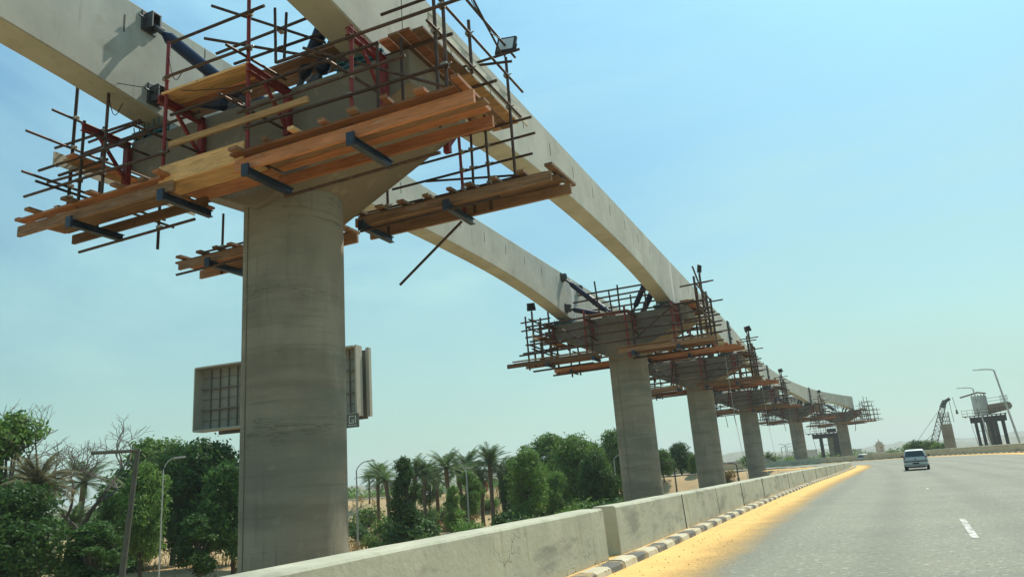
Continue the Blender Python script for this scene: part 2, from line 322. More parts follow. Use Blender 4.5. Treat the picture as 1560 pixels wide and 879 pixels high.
# sand sheets: opaque with a ragged, noise-cut edge
sm = mat('sand_drift', (.73, .45, .155), .95, var=.12, scale=1.2, bump=.6, bscale=16, coord='World', layers=[((.58,.35,.12), 5, .55, .7, .5), ((.09,.07,.05), 20, .70, .72, .9)])
nt = sm.node_tree; N = nt.nodes; L = nt.links; b = N['Principled BSDF']; out = [n for n in N if n.type == 'OUTPUT_MATERIAL'][0]
uvn = N.new('ShaderNodeUVMap'); sx = N.new('ShaderNodeSeparateXYZ'); L.new(uvn.outputs[0], sx.inputs[0])
geo = N.new('ShaderNodeNewGeometry'); n1 = N.new('ShaderNodeTexNoise'); n1.inputs['Scale'].default_value = 1.1; n1.inputs['Detail'].default_value = 3; L.new(geo.outputs['Position'], n1.inputs['Vector'])
n2 = N.new('ShaderNodeTexNoise'); n2.inputs['Scale'].default_value = 26; n2.inputs['Detail'].default_value = 5; n2.inputs['Roughness'].default_value = .75; L.new(geo.outputs['Position'], n2.inputs['Vector'])
def math_(op, a, c):
    m_ = N.new('ShaderNodeMath'); m_.operation = op
    for i, v in enumerate((a, c)):
        if isinstance(v, (int, float)): m_.inputs[i].default_value = v
        else: L.new(v, m_.inputs[i])
    return m_.outputs[0]
edge = math_('ADD', math_('MULTIPLY', n1.outputs['Fac'], .4), math_('MULTIPLY', n2.outputs['Fac'], 1.3))
edge = math_('ADD', edge, .05)                   # about .9 m wide
mrr = N.new('ShaderNodeMapRange'); mrr.inputs[1].default_value = -.48; mrr.inputs[2].default_value = .34; L.new(math_('SUBTRACT', edge, sx.outputs[1]), mrr.inputs[0])
tr = N.new('ShaderNodeBsdfTransparent'); mx = N.new('ShaderNodeMixShader'); L.new(mrr.outputs[0], mx.inputs[0]); L.new(tr.outputs[0], mx.inputs[1]); L.new(b.outputs[0], mx.inputs[2]); L.new(mx.outputs[0], out.inputs['Surface'])
ribbon('sand_drift', KR, [-.02, .15, .4, .8, 1.3, 2.0], [.035, .022, .014, .008, .005, .004], sm, 'yellow sand drifted along the foot of the kerb', uv=True)
ribbon('verge', KR, [-1.6, -.9, -.55, -.24, -.2], [.02, .06, .085, .075, -.02], M['sand'], 'sandy strip between kerb and concrete barriers')
def kerb(P, name, label, side=1):
    b = MB(); step = 1
    prof = [(-.26, -.02), (-.26, .105), (-.22, .125), (-.05, .125), (-.005, .10), (.02, -.02)]
    prof = [(o * side, z) for o, z in prof]
    rws = [offset(P, o) for o, _ in prof]; random.seed(3)
    for i in range(len(P) - 1):
        gap = .012; dz = random.uniform(-.008, .008); vs = []
        for t in (gap, 1 - gap):
            for k, (o, z) in enumerate(prof):
                q = rws[k][i].lerp(rws[k][i+1], t); vs.append((q.x, q.y, zr(q.x, q.y) + z + dz))
        n = len(prof)
        fs = [(k, k+1, n+k+1, n+k) for k in range(n-1)] + [tuple(range(n))[::-1], tuple(range(n, 2*n))]
        b.add(vs, fs, i % 2)
    return tag(b.build(name, [M['kerbw'], M['kerbb']]), label, kind='structure')
kerb(resample(KERB, .55), 'kerb', 'kerb stones painted alternately black and white, left of the road')
OR_ = resample(OUTER, .8)
kerb(OR_, 'kerb', 'far kerb painted black and white along the outer bend', side=-1)
sm2 = sm
o_ = ribbon('sand_drift', resample(OUTER, 1.0), [-1.6, -1.0, -.5, .02], [.004, .006, .012, .03], M['sand'], 'sand strip along the far outer kerb')
# lane dashes
pm = MB()
def dash(p, q, wd):
    p, q = Vector((*p, 0)), Vector((*q, 0)); d = (q - p).normalized(); n_ = Vector((d.y, -d.x, 0)) * wd / 2; vs = []
    for a in (p, q):
        for s in (-1, 1): c = a + n_ * s; vs.append((c.x, c.y, zr(c.x, c.y) + .005))
    pm.add(vs, [(0, 1, 3, 2)])
dash((6.22, 11.05), (7.75, 14.05), .095)
dash((12.9, 25.0), (13.3, 25.8), .06)
tag(pm.build('road_markings', M['paint']), 'worn white lane dashes on the asphalt', kind='structure')

# ------------------------------------------------------------------ barriers
BL = offset(KR, -.38)      # road-side face line
def cum(P):
    s = [0]
    for a, b in zip(P, P[1:]): s.append(s[-1] + (b - a).length)
    return s
BS = cum(BL)
def at_s(P, S, s):
    for i in range(len(S) - 1):
        if S[i+1] >= s: t = (s - S[i]) / (S[i+1] - S[i]); return P[i].lerp(P[i+1], t)
    return P[-1].copy()
def s_near(P, S, x, y):
    i = min(range(len(P)), key=lambda k: (P[k].x - x) ** 2 + (P[k].y - y) ** 2); return S[i]
def ztop(d): return .78 - .045 * min(1, max(0, (d - 11) / 9)) - .05 * min(1, max(0, (d - 20) / 30)) + 0
def barrier(P, S, s0, s1, label, zt, side=-1, th=.42, kick=0, seed=0, group='concrete barrier blocks beside the road', seams=()):
    random.seed(seed); n = max(1, int((s1 - s0) / .6)); mid = at_s(P, S, (s0 + s1) / 2)
    root = empty('concrete_barrier', (mid.x, mid.y, zr(mid.x, mid.y)), label, 'barrier', group)
    b = MB(root.location); NP = 9
    for i in range(n + 1):
        s = s0 + (s1 - s0) * i / n; p = at_s(P, S, s); q = at_s(P, S, s + .1); t = (q - p).normalized(); nn = Vector((t.y, -t.x, 0)) * side
        z = zr(p.x, p.y); H = zt(p.length)
        p = p + nn * kick
        wob = .004 * random.uniform(-1, 1)
        prof = [(0, -.08), (.012, .25), (.03, H - z - .03 + wob), (.055, H - z + wob), (th - .04, H - z + wob), (th - .015, H - z - .03), (th, -.4)]
        for o, zz in prof: c = p + nn * o; b.v.append(tuple(Vector((c.x, c.y, z + zz)) - b.o))
    k = len(prof)
    b.f = [(i*k+j, i*k+j+1, (i+1)*k+j+1, (i+1)*k+j) for i in range(n) for j in range(k-1)] + [tuple(range(k))[::-1], tuple(range(n*k, n*k+k))]
    b.mi = [0] * len(b.f)
    o = b.build('block', M['barrier'], root, bevel=.012)
    for s in seams:
        m = MB(root.location); p = at_s(P, S, s); q = at_s(P, S, s + .1); t = (q - p).normalized(); nn = Vector((t.y, -t.x, 0)) * side; p = p + nn * kick; z = zr(p.x, p.y); H = zt(p.length)
        a = p - nn * .003
        m.bar((a.x, a.y, z + .02), (a.x + nn.x * .03, a.y + nn.y * .03, H - .02), .018, .01, upv=t); m.build('joint', M['seam'], root)
    return root
s1 = s_near(BL, BS, 1.17, 11.2); s2 = s1 + .55
s3 = s_near(BL, BS, 4.75, 18.9); s4 = s_near(BL, BS, 10.2, 29.5); s5 = s_near(BL, BS, 17.0, 43.0)
barrier(BL, BS, .2, s1, 'long stained concrete barrier block nearest the camera, running off the lower left', ztop, seams=())
barrier(BL, BS, s2, s3 - .03, 'second concrete barrier block, its dark broken end face showing beside the gap', ztop, kick=.0, th=.42, seed=2, seams=(s2 + (s3 - s2) * .55,))
barrier(BL, BS, s3 + .03, s4 - .05, 'third concrete barrier block from the camera, under the second pier', ztop, seed=3, seams=(s3 + (s4 - s3) * .3, s3 + (s4 - s3) * .65))
cuts = [s4 + .06]; names = ['fourth', 'fifth', 'sixth', 'seventh', 'eighth', 'ninth', 'tenth']
tot = s_near(BL, BS, 28.4, 67.2)
ncut = 7
for i in range(ncut):
    a = s4 + .06 + (tot - s4) * i / ncut; bb = s4 + (tot - s4) * (i + 1) / ncut
    barrier(BL, BS, a, bb - .03, f'{names[i]} concrete barrier block counted from the camera along the left kerb', lambda d: ztop(d) , seed=4 + i, seams=((a + bb) / 2,))
OS = cum(OR_); OB = offset(OR_, .34); OBS = cum(OB)
oa, ob = 12, OBS[-1] - 1; nb = 14
for i in range(nb):
    a = oa + (ob - oa) * i / nb; bb = oa + (ob - oa) * (i + 1) / nb
    barrier(OB, OBS, a, bb - .05, f'pale barrier block along the far outer bend, number {i+1} of {nb} from the right', lambda d: .82 + zr(0, d), side=1, seed=20 + i, group='barrier blocks along the outer bend')
for i, o in enumerate([o for o in C.objects if o.get('group') == 'barrier blocks along the outer bend']):
    o['label'] = 'pale concrete barrier block in the long wall along the far outer bend'

# ------------------------------------------------------------------ viaduct frame
PIERS = [(-4.45, 14.6), (5.8, 38.7), (13.83, 57.5), (25.99, 86.4), (42.65, 118.2), (60.11, 142.8)]
HD = [23, 23, 23, 25, 31, 38]
ORD = ['nearest', 'second', 'third', 'fourth', 'fifth', 'sixth']
def pw(k, u, v, z=0):
    x, y = PIERS[k]; h = R(HD[k]); return Vector((x + u * math.cos(h) + v * math.sin(h), y - u * math.sin(h) + v * math.cos(h), z))
# piers
def make_pier():
    root = empty('viaduct_pier', (*PIERS[0], -3.2), '', 'pier', 'concrete viaduct piers', rz=-R(HD[0]))
    b = MB((0, 0, -3.2)); n = 48
    zs = [-3.3, 0, 2.2, 4.6, 6.2, 7.35, 7.9]
    for z in zs:
        for i in range(n): b.v.append((math.cos(2*math.pi*i/n), math.sin(2*math.pi*i/n), z + 3.2))
    b.f = [(j*n+i, j*n+(i+1) % n, (j+1)*n+(i+1) % n, (j+1)*n+i) for j in range(len(zs)-1) for i in range(n)]; b.mi = [0] * len(b.f)
    col = b.build('column', M['column'], root, smooth=True)
    for a in (-112,):                                     # formwork seam down the shaft
        s = MB((0, 0, -3.2)); x, y = math.cos(R(a)) * 1.001, math.sin(R(a)) * 1.001
        s.bar((x, y, -3), (x, y, 7.0), .012, .03, upv=(x, y, 0)); s.build('seam', M['cap'], col)
    for zj in (4.02,):
        j_ = MB((0, 0, -3.2)); n = 48
        for z in (zj, zj + .008):
            for i in range(n): j_.v.append((1.002*math.cos(2*math.pi*i/n), 1.002*math.sin(2*math.pi*i/n), z + 3.2 + .008*math.sin(i*1.7)))
        j_.f = [(i, (i+1) % n, (i+1) % n + n, i + n) for i in range(n)]; j_.mi = [0]*n; j_.build('pour_joint', M['cap'], col)
    c = MB((0, 0, -3.2)); W = 3.6; T = 1.12
    out2 = [(-W, 9.15), (W, 9.15), (W, 8.47), (.18, 6.84), (0, 6.80), (-.18, 6.84), (-W, 8.47)]
    k = len(out2)
    c.add([(u, -T, z) for u, z in out2] + [(u, T, z) for u, z in out2], [tuple(range(k)), tuple(range(k, 2*k))[::-1]] + [((i+1) % k, i, i + k, (i+1) % k + k) for i in range(k)])
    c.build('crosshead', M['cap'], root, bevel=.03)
    return root
p0 = make_pier(); roots = [p0]
for k in range(1, 6): roots.append(copy_tree(p0))
desc = ['massive round concrete pier with flared crosshead nearest the camera, at left', 'second round pier, flared crosshead in shade between two brown scaffold decks', 'third round pier with crosshead half hidden behind the second pier',
        'fourth round pier from the camera, a reddish streak below its crosshead', 'fifth round pier from the camera in the viaduct row', 'sixth and farthest finished pier carrying the beam ends']
for k, r in enumerate(roots):
    r.location = (*PIERS[k], -3.2); r.rotation_euler = (0, 0, -R(HD[k])); r['label'] = desc[k]

# beams
UL, UR, BW = -3.05, 2.45, .36
ZB, ZM, ZT = 9.45, 10.2, 11.85
def beam(k, u, side, label, ga=.02, gb=.02):
    """span from pier k-1 to pier k (k=0: from a pier behind the camera)"""
    if k == 0:
        B = pw(0, u, 0); A = pw(0, u * 1.0, -26.0); hA = hB = R(HD[0])
    else:
        A, B = pw(k-1, u, 0), pw(k, u, 0); hA, hB = R(HD[k-1]), R(HD[k])
    L_ = (B - A).length; ta = Vector((math.sin(hA), math.cos(hA), 0)) * L_; tb = Vector((math.sin(hB), math.cos(hB), 0)) * L_
    mid = (A + B) / 2; root = empty('guideway_beam', (mid.x, mid.y, ZB), label, 'bridge beam', 'slender concrete guideway beams')
    b = MB(root.location); n = 36; rr = []
    for i in range(n + 1):
        t = ga / L_ + (1 - (ga + gb) / L_) * i / n; h00 = 2*t**3-3*t*t+1; h10 = t**3-2*t*t+t; h01 = -2*t**3+3*t*t; h11 = t**3-t*t
        p = A * h00 + ta * h10 + B * h01 + tb * h11
        dd = A * (6*t*t-6*t) + ta * (3*t*t-4*t+1) + B * (-6*t*t+6*t) + tb * (3*t*t-2*t); dd.normalize()
        nn = Vector((dd.y, -dd.x, 0)); e = min(1, abs(2*t-1) / (1 - 1.6 / L_)); zb = ZB + (ZM - ZB) * (1 - e ** 2.3)
        rr.append((p, nn, zb, dd)); c_ = .03
        for o, z in ((-BW+c_, zb), (-BW, zb+c_), (-BW, ZT-c_), (-BW+c_, ZT), (BW-c_, ZT), (BW, ZT-c_), (BW, zb+c_), (BW-c_, zb)):
            q = p + nn * o; b.v.append(tuple(Vector((q.x, q.y, z)) - b.o))
    b.f = [(i*8+j, i*8+(j+1) % 8, (i+1)*8+(j+1) % 8, (i+1)*8+j) for i in range(n) for j in range(8)] + [tuple(range(8))[::-1], tuple(range(n*8, n*8+8))]; b.mi = [0] * len(b.f)
    b.build('body', M['beam'], root)
    ns = int(L_ / 2.15)
    for j in range(1, ns):                                # dark slots high on the right face
        t = j / ns * n; i = int(t); p = rr[i][0].lerp(rr[min(i+1, n)][0], t - i); nn = rr[i][1]; dd = rr[i][3]; q = p + nn * (BW + .001)
        s = MB(root.location); z0 = ZT - .42 - .42; s.bar((q.x, q.y, z0), (q.x, q.y, z0 + .42), .035, .008, upv=nn); s.build('slot', M['slot'], root)
    return root
span = ['near span running off the top left', 'span between the nearest and second pier', 'span between the second and third pier', 'span between the third and fourth pier', 'span between the fourth and fifth pier', 'last span before the farthest finished pier']
GAPS = [.02, .25, .3, .3, .3, .2]
for k in range(6):
    ga = GAPS[k-1] if k else .02
    beam(k, UL, 0, 'left concrete guideway beam, ' + span[k], ga, GAPS[k]); beam(k, UR, 1, 'right concrete guideway beam, ' + span[k], ga, GAPS[k])
# what fills the joints
for k in (1, 2, 3, 4):
    for u, sd_ in ((UL, 'left'), (UR, 'right')):
        p = pw(k, u, 0, ZB); r = None
        b = MB((0, 0, 0)); e = .235 if k == 1 else .42
        if k == 1: b.box((-BW + .004, -e, .02), (BW - .004, e, ZT - ZB - .02))
        else:
            b.box((-BW - .09, -e, -.02), (-BW + .02, e, ZT - ZB + .05)); b.box((BW - .02, -e, -.02), (BW + .09, e, ZT - ZB + .05)); b.box((-BW + .02, -e, -.03), (BW - .02, e, .04))
            for zz in (.4, 1.1, 1.8): b.box((BW + .09, -e - .06, zz), (BW + .16, e + .06, zz + .08))
        o = b.build('joint_closure' if k == 1 else 'joint_formwork', M['closure'] if k == 1 else M['steel_dark'])
        o.location = p; o.rotation_euler = (0, 0, -R(HD[k]))
        tag(o, (f'pale fresh concrete closure in the {sd_} beam over the second pier' if k == 1 else f'dark steel formwork round the {sd_} beam joint over the {ORD[k]} pier'), 'formwork' if k > 1 else 'concrete joint', 'joints between beam ends')

# ------------------------------------------------------------------ things on the piers
PR_ = random.Random(77); TS = [.88]
class Kit:
    """a thing built in pier frame (u right, v along the track, z up), copied to other piers"""
    def __init__(s, name, cat, group, org): s.name, s.cat, s.group, s.org = name, cat, group, org; s.root = empty(name, (0, 0, 0), '', cat, group); s.n = 0
    def mb(s): return MB(s.org)
    def part(s, name, b, m, bevel=0, smooth=False, parent=None): s.n += 1; return b.build(name, m, parent or s.root, smooth=smooth, bevel=bevel)
    def tube(s, p, q, r=.034, m='tube', name='pole', n=8):
        r *= TS[0]
        return s.part(name, s.mb().tube(p, q, r, n), M[m], smooth=True)
    def plank(s, p, q, w=.22, h=.05, m='wood', name='plank', upv=(0, 0, 1)):
        if name in ('plank', 'bearer'):
            t_ = PR_.random(); m = ('wood_old' if t_ < .35 else 'ply' if t_ < .45 else m) if m == 'wood' else ('wood' if t_ < .12 else m)
            p = (p[0], p[1], p[2] + PR_.uniform(-.012, .012)); q = (q[0], q[1] + PR_.uniform(-.03, .03), q[2] + PR_.uniform(-.02, .02))
        return s.part(name, s.mb().bar(p, q, w, h, upv), M[m])
    def coupler(s, p, ax='z'):
        b = s.mb(); x, y, z = p; e = .052; b.box((x-e, y-e, z-.035), (x+e, y+e, z+.035)); b.tube((x+e, y, z), (x+e+.07, y, z+.02), .014, 5); return s.part('coupler', b, M['galv'])
    def place(s, k, label, src=None, dz=0, flip=False):
        o = s.root if src is None else src
        o.location = pw(k, s.org[0], s.org[1], s.org[2] + dz); o.rotation_euler = (0, 0, -R(HD[k])); o['label'] = label; return o
def ibracket(kt, u, v0, v1, z):
    b = kt.mb(); b.box((u-.06, v0, z), (u+.06, v1, z+.018)); b.box((u-.012, v0, z+.018), (u+.012, v1, z+.122)); b.box((u-.06, v0, z+.122), (u+.06, v1, z+.14))
    br = kt.part('bracket_beam', b, M['ibeam'])
    e = kt.mb(); e.box((u-.075, v0-.03, z-.03), (u+.075, v0+.015, z+.2)); 
    kt.part('end_plate', e, M['ibeam'], parent=br)
def red_arm(kt, u, s, z=8.93, out=2.3):
    """red cantilever bracket on the crosshead face: arm, post, diagonal"""
    f = 1.14; b = kt.mb(); y0, y1 = sorted((s*f, s*out))
    b.box((u-.05, y0, z), (u+.05, y1, z+.02)); b.box((u-.05, y0, z+.14), (u+.05, y1, z+.16)); b.box((u-.015, y0, z+.02), (u+.015, y1, z+.14))
    a = kt.part('bracket_arm', b, M['redtube'])
    y0, y1 = sorted((s*f, s*(f+.12))); c = kt.mb(); c.box((u-.07, y0, z-.85), (u+.07, y1, z+.005)); kt.part('bracket_post', c, M['redtube'])
    c = kt.mb(); c.bar((u, s*(f+.1), z-.7), (u, s*(f+.75), z), .05, .07); kt.part('bracket_diagonal', c, M['redtube'])
def low_deck(name, side, u0, u1, brs, rnd_, wood_='wood', teeth=True, v_in=1.35, v_out=2.25, tubeu=None, planks=3, ragged=0.):
    rg = random.Random(rnd_); s = side; kt = Kit(name, 'scaffold deck', 'timber working decks below the crossheads', ((u0+u1)/2, s*1.8, 6.8))
    kt.plank((u0 + rg.uniform(0, .1), s*v_out, 7.08), (u1, s*v_out, 7.09), .07, .22, wood_, 'joist'); kt.plank((u0 + .5*ragged + .25, s*v_in, 7.06), (u1 - .1, s*v_in, 7.08), .07, .2, wood_, 'joist')
    for i in range(planks):
        v = v_in + .12 + (v_out - v_in - .2) * (i + .3) / planks; a = u0 + rg.uniform(-.05, .5) + ragged * rg.random(); e = u1 - rg.uniform(0, .4)
        if rg.random() < .4: 
            m_ = a + (e - a) * rg.uniform(.35, .65); kt.plank((a, s*v, 7.22), (m_, s*v, 7.22), .21, .045, wood_); kt.plank((m_ + .02, s*(v+.02), 7.225), (e, s*v, 7.225), .21, .045, 'wood' if rg.random() < .5 else wood_)
        else: kt.plank((a, s*v, 7.22), (e, s*(v + rg.uniform(-.03, .03)), 7.22 + rg.uniform(-.01, .02)), .21, .045, wood_)
    kt.plank((u0 + ragged * .4, s*(v_out + .05), 7.265), (u1 - .25, s*(v_out + .04), 7.27), .2, .045, wood_)
    if teeth:
        n = int((u1 - u0) / .55)
        for i in range(n):
            u = u0 + .3 + (u1 - u0 - .5) * i / max(1, n-1) + rg.uniform(-.08, .08); kt.plank((u, s*(v_in-.05), 7.32), (u + rg.uniform(-.05, .05), s*(v_out + rg.uniform(.15, .4)), 7.32), rg.uniform(.1, .2), .06, wood_, 'bearer')
    for u in brs: ibracket(kt, u, *sorted((s*(v_in - .2), s*(v_out + .12))), 6.82)
    if tubeu: kt.tube((tubeu[0], s*(v_in - .12), 6.80), (tubeu[1], s*(v_in - .12), 6.84), .036)
    return kt
def guard(name, side, std, rails, rnd_, couplers=True, arms=(), upper=(), extras=(), midv=2.2, wires=0, rm='tube'):
    rg = random.Random(rnd_); s = side; kt = Kit(name, 'scaffold', 'tubular scaffolds on the crosshead faces', (0, s*2.2, 7.2))
    for (u, z0, z1, m) in std:
        lean = rg.uniform(-.04, .04); kt.tube((u, s*midv, z0), (u + lean, s*(midv + rg.uniform(-.02, .02)), z1), .042 if m == 'redtube' else .036, m, 'standard')
    for (a, b_, z, v, m) in rails:
        dz = rg.uniform(-.05, .05)
        if m == 'ply': kt.plank((a, s*(v+.07), z), (b_, s*(v+.07), z + dz), .05, .12, 'ply', 'rail_board')
        else: kt.tube((a, s*(v+.075), z), (b_, s*(v+.075), z + dz), .034, m, 'rail')
        if couplers:
            for (u, z0, z1, _) in std:
                if a - .05 < u < b_ + .05 and z0 < z < z1: kt.coupler((u, s*(v+.02), z))
    for u in arms: red_arm(kt, u, s)
    for (a, b_, v, z) in upper:
        for j in range(3): kt.plank((a + rg.uniform(0, .1), s*(v + .23*j), z), (b_ - rg.uniform(0, .1), s*(v + .23*j), z), .215, .05, 'wood' if j != 1 else 'ply')
    for (p, q) in extras: kt.tube(p, q, .032, 'tube', 'brace')
    for j in range(wires):
        a = rg.choice(std); b2 = rg.choice(std); p = Vector((a[0], s*(midv+.05), a[2])); q = Vector((b2[0] + .3, s*(midv-.1), b2[2]*.8 + b2[1]*.2)); pts = [p.lerp(q, t/8) + Vector((0, 0, -.5 * math.sin(math.pi*t/8))) for t in range(9)]
        kt.part('wire', kt.mb().path(pts, .009, 5), M['cable'], smooth=True)
    return kt
def end_deck(name, sx, zdeck, v0, v1, u_in, u_out, posts, rails, toe, rnd_, tr=()):
    """deck hanging at the end of the crosshead, running along the track"""
    rg = random.Random(rnd_); kt = Kit(name, 'scaffold', 'scaffold decks at the crosshead ends', ((u_in+u_out)/2*sx, (v0+v1)/2, zdeck)); n = int((u_out - u_in) / .23)
    for i in range(n):
        u = sx * (u_in + .12 + i * .235); a = v0 + rg.uniform(-.12, .1); e = v1 + rg.uniform(-.1, .15); c = a + (e-a)*rg.uniform(.4, .6)
        kt.plank((u, a, zdeck), (u, c-.01, zdeck), .225, .05, 'wood'); kt.plank((u, c+.01, zdeck+.004), (u, e, zdeck+.004), .225, .05, 'wood')
    if toe: kt.plank((sx*(u_out+.045), v0, zdeck+.13), (sx*(u_out+.045), v1+.2, zdeck+.13), .035, .28, 'toe', 'toe_board')
    for v in tr: kt.tube((sx*(u_in-.45), v, zdeck-.07), (sx*(u_out+.35), v, zdeck-.07), .036, 'tube', 'transom')
    for (v, z0, z1) in posts: kt.tube((sx*(u_out+.12), v, z0), (sx*(u_out+.12), v, z1), .04, 'tube', 'standard')
    for (a, e, z, du) in rails:
        kt.tube((sx*(u_out+.05+du), a, z), (sx*(u_out+.05+du), e, z), .033, 'tube', 'rail')
        for (v, z0, z1) in posts:
            if z0 < z < z1 and a < v < e: kt.coupler((sx*(u_out+.1), v, z)); 
    return kt
def floodlight(k, u, v, z, label, aim=160, src=[]):
    p = pw(k, u, v, z)
    if not src:
        r = empty('floodlight', (0, 0, 0), '', 'floodlight', 'floodlights on the scaffold posts')
        b = MB(); b.box((-.23, -.05, 0), (.23, .03, .40)); 
        for i in range(6): b.box((-.19 + i*.07, .03, .03), (-.17 + i*.07, .07, .37))
        b.build('housing', M['trimblack'], r, bevel=.008); c = MB(); c.box((-.18, -.058, .05), (.18, -.049, .35)); c.build('lens', M['glass'], r)
        d = MB(); d.tube((0, 0, -.12), (0, 0, 0), .02, 6); d.box((-.255, -.02, 0), (-.235, .02, .2)); d.box((.235, -.02, 0), (.255, .02, .2)); d.box((-.255, -.02, -.018), (.255, .02, 0)); d.build('yoke', M['trimblack'], r); src.append(r); o = r
    else: o = copy_tree(src[0])
    o.location = p; o.rotation_euler = (R(-12), R(8), R(aim)); o['label'] = label

# ---- pier one: as in the photograph
K = []
kt = low_deck('scaffold_deck', -1, .55, 5.4, (.9, 3.15), 1, tubeu=(.8, 4.2)); kt.place(0, 'bright orange timber deck under the right front of the nearest crosshead'); K.append(kt)
kt = low_deck('scaffold_deck', -1, -5.5, -.95, (-3.66, -1.15), 2, 'wood_old', tubeu=(-4.9, -1.5), ragged=.6); kt.place(0, 'weathered brown timber deck under the left front of the nearest crosshead'); K.append(kt)
kt = low_deck('scaffold_deck', 1, .35, 5.4, (.88, 3.0), 3, 'wood_old', tubeu=(.8, 4.2)); kt.tube((1.0, 2.45, 5.8), (2.7, 2.45, 7.0), .036, 'tube', 'hanging_pole'); kt.place(0, 'timber deck behind the nearest pier at right, a loose pole hanging below it'); K.append(kt)
kt = low_deck('scaffold_deck', 1, -5.0, .0, (-3.6, -1.1), 4, 'wood_old', tubeu=(-4.7, -1.2)); kt.place(0, 'timber deck behind the nearest pier at left, mostly hidden by its column'); K.append(kt)
ft = Kit('plywood_sheet', 'boards', 'loose boards on the scaffolds', (-.3, -1.8, 7.2))
ft.plank((-1.35, -2.25, 7.36), (.75, -2.25, 7.36), .05, .38, 'ply', 'board'); ft.plank((-1.4, -1.95, 7.2), (.8, -1.95, 7.2), .5, .04, 'ply', 'board')
ft.plank((-1.3, -1.45, 7.2), (.85, -1.45, 7.2), .45, .04, 'wood', 'board'); ft.place(0, 'pale boards bridging the two front decks of the nearest pier')
std = [(-3.68, 6.9, 9.2, 'tube'), (-3.0, 7.3, 9.9, 'tube'), (-1.33, 6.9, 10.3, 'redtube'), (.78, 7.0, 11.5, 'redtube'), (3.06, 7.1, 9.15, 'redtube'), (4.9, 7.2, 11.6, 'tube')]
rails = [(-1.2, 1.2, 10.2, 2.2, 'tube'), (-1.3, .9, 9.46, 2.2, 'tube'), (-1.1, 3.7, 8.58, 2.2, 'tube'), (-1.1, 2.2, 7.95, 2.2, 'ply'), (.75, 5.0, 7.8, 2.2, 'tube'), (-5.3, -1.1, 7.85, 2.2, 'tube'), (-4.9, -2.3, 8.35, 2.2, 'tube'), (-4.7, -1.2, 9.0, 1.4, 'tube'),
         (.6, 4.2, 8.15, 2.2, 'tube'), (1.5, 5.3, 8.9, 2.2, 'tube'), (-.9, 1.6, 10.35, 1.3, 'tube'), (-.4, 2.2, 9.95, 1.3, 'tube')]
ext = [((.1, -2.5, 10.45), (1.7, -1.1, 9.9)), ((.05, -2.6, 9.7), (2.2, -1.0, 9.35)), ((-1.4, -2.9, 8.2), (-1.3, -1.4, 8.2)), ((.75, -2.9, 8.2), (.8, -1.3, 8.2)), ((.7, -2.7, 9.3), (.8, -1.2, 9.3)),
       ((3.0, -2.8, 8.2), (3.1, -1.2, 8.25)), ((2.2, -2.4, 8.9), (4.6, -1.3, 7.9)), ((-3.0, -2.5, 8.6), (-2.9, -1.2, 8.6)), ((1.35, -1.9, 9.2), (1.4, -1.9, 10.2)), ((1.15, -1.9, 9.2), (1.12, -1.9, 10.4)), ((3.6, -1.4, 7.3), (3.6, -1.4, 9.2)), ((3.4, -1.9, 7.3), (3.42, -1.9, 8.9))]
kt = guard('tube_scaffold', -1, std, rails, 5, True, (-3.6, -1.42, .84, 3.08), [(-1.42, .84, 1.7, 9.13)], ext, wires=5); kt.place(0, 'red and brown tubular scaffold across the front of the nearest crosshead'); K.append(kt)
stdb = [(3.15, 7.0, 9.4, 'tube'), (3.55, 7.0, 9.3, 'tube'), (2.9, 7.0, 9.0, 'redtube'), (.9, 7.0, 8.3, 'tube'), (-3.3, 7.0, 8.2, 'tube'), (-3.0, 7.0, 8.0, 'tube'), (-4.2, 6.95, 8.6, 'tube')]
railb = [(1.0, 4.6, 8.1, 2.2, 'tube'), (1.1, 4.7, 8.55, 2.2, 'tube'), (-5.0, 1.8, 7.7, 2.2, 'tube'), (1.6, 4.4, 7.65, 2.2, 'tube')]
kt = guard('tube_scaffold', 1, stdb, railb, 6, True, (3.08, .84, -1.42), (), [((1.9, 2.3, 8.1), (4.2, 2.3, 7.7))]); kt.place(0, 'scaffold tubes rising behind the nearest crosshead'); K.append(kt)
kt = end_deck('end_scaffold', 1, 9.3, -1.35, 3.05, 3.12, 4.12, [(-1.25, 7.3, 11.6), (2.05, 7.6, 10.45), (.2, 9.1, 10.3)], [(-2.6, 2.6, 10.75, .08), (-1.8, 2.9, 10.0, .08), (-1.6, 2.6, 9.22, .1)], True, 7, tr=(-1.0, .9, 2.75)); 
kt.tube((3.3, 1.75, 10.35), (4.7, 1.75, 10.35)); kt.tube((3.7, 1.2, 9.95), (4.6, 1.5, 9.95)); kt.tube((3.2, -1.25, 10.7), (4.6, -1.25, 10.7)); kt.tube((3.1, -1.25, 9.95), (4.7, -1.25, 9.95)); kt.tube((4.3, -2.9, 12.3), (4.3, 1.7, 10.3), .028, 'tube', 'brace')
kt.part('wire', kt.mb().path([(4.3, -2.2, 12.4), (4.3, -.4, 11.0), (4.35, 1.0, 10.45), (4.3, 1.7, 10.7)], .01, 5), M['cable'], smooth=True)
kt.place(0, 'orange plank deck with pale toe board at the right end of the nearest crosshead'); K.append(kt)
kt = end_deck('end_scaffold', -1, 8.35, -2.35, 1.2, 3.62, 4.3, [(-1.9, 7.2, 10.7), (.4, 7.2, 9.8), (-1.2, 7.3, 9.7)], [(-2.9, .6, 8.0, .1), (-2.8, .6, 7.75, -.2), (-2.9, .2, 8.9, .1), (-2.4, -.2, 9.6, .1)], True, 8, tr=(-2.0, -.6, .8))
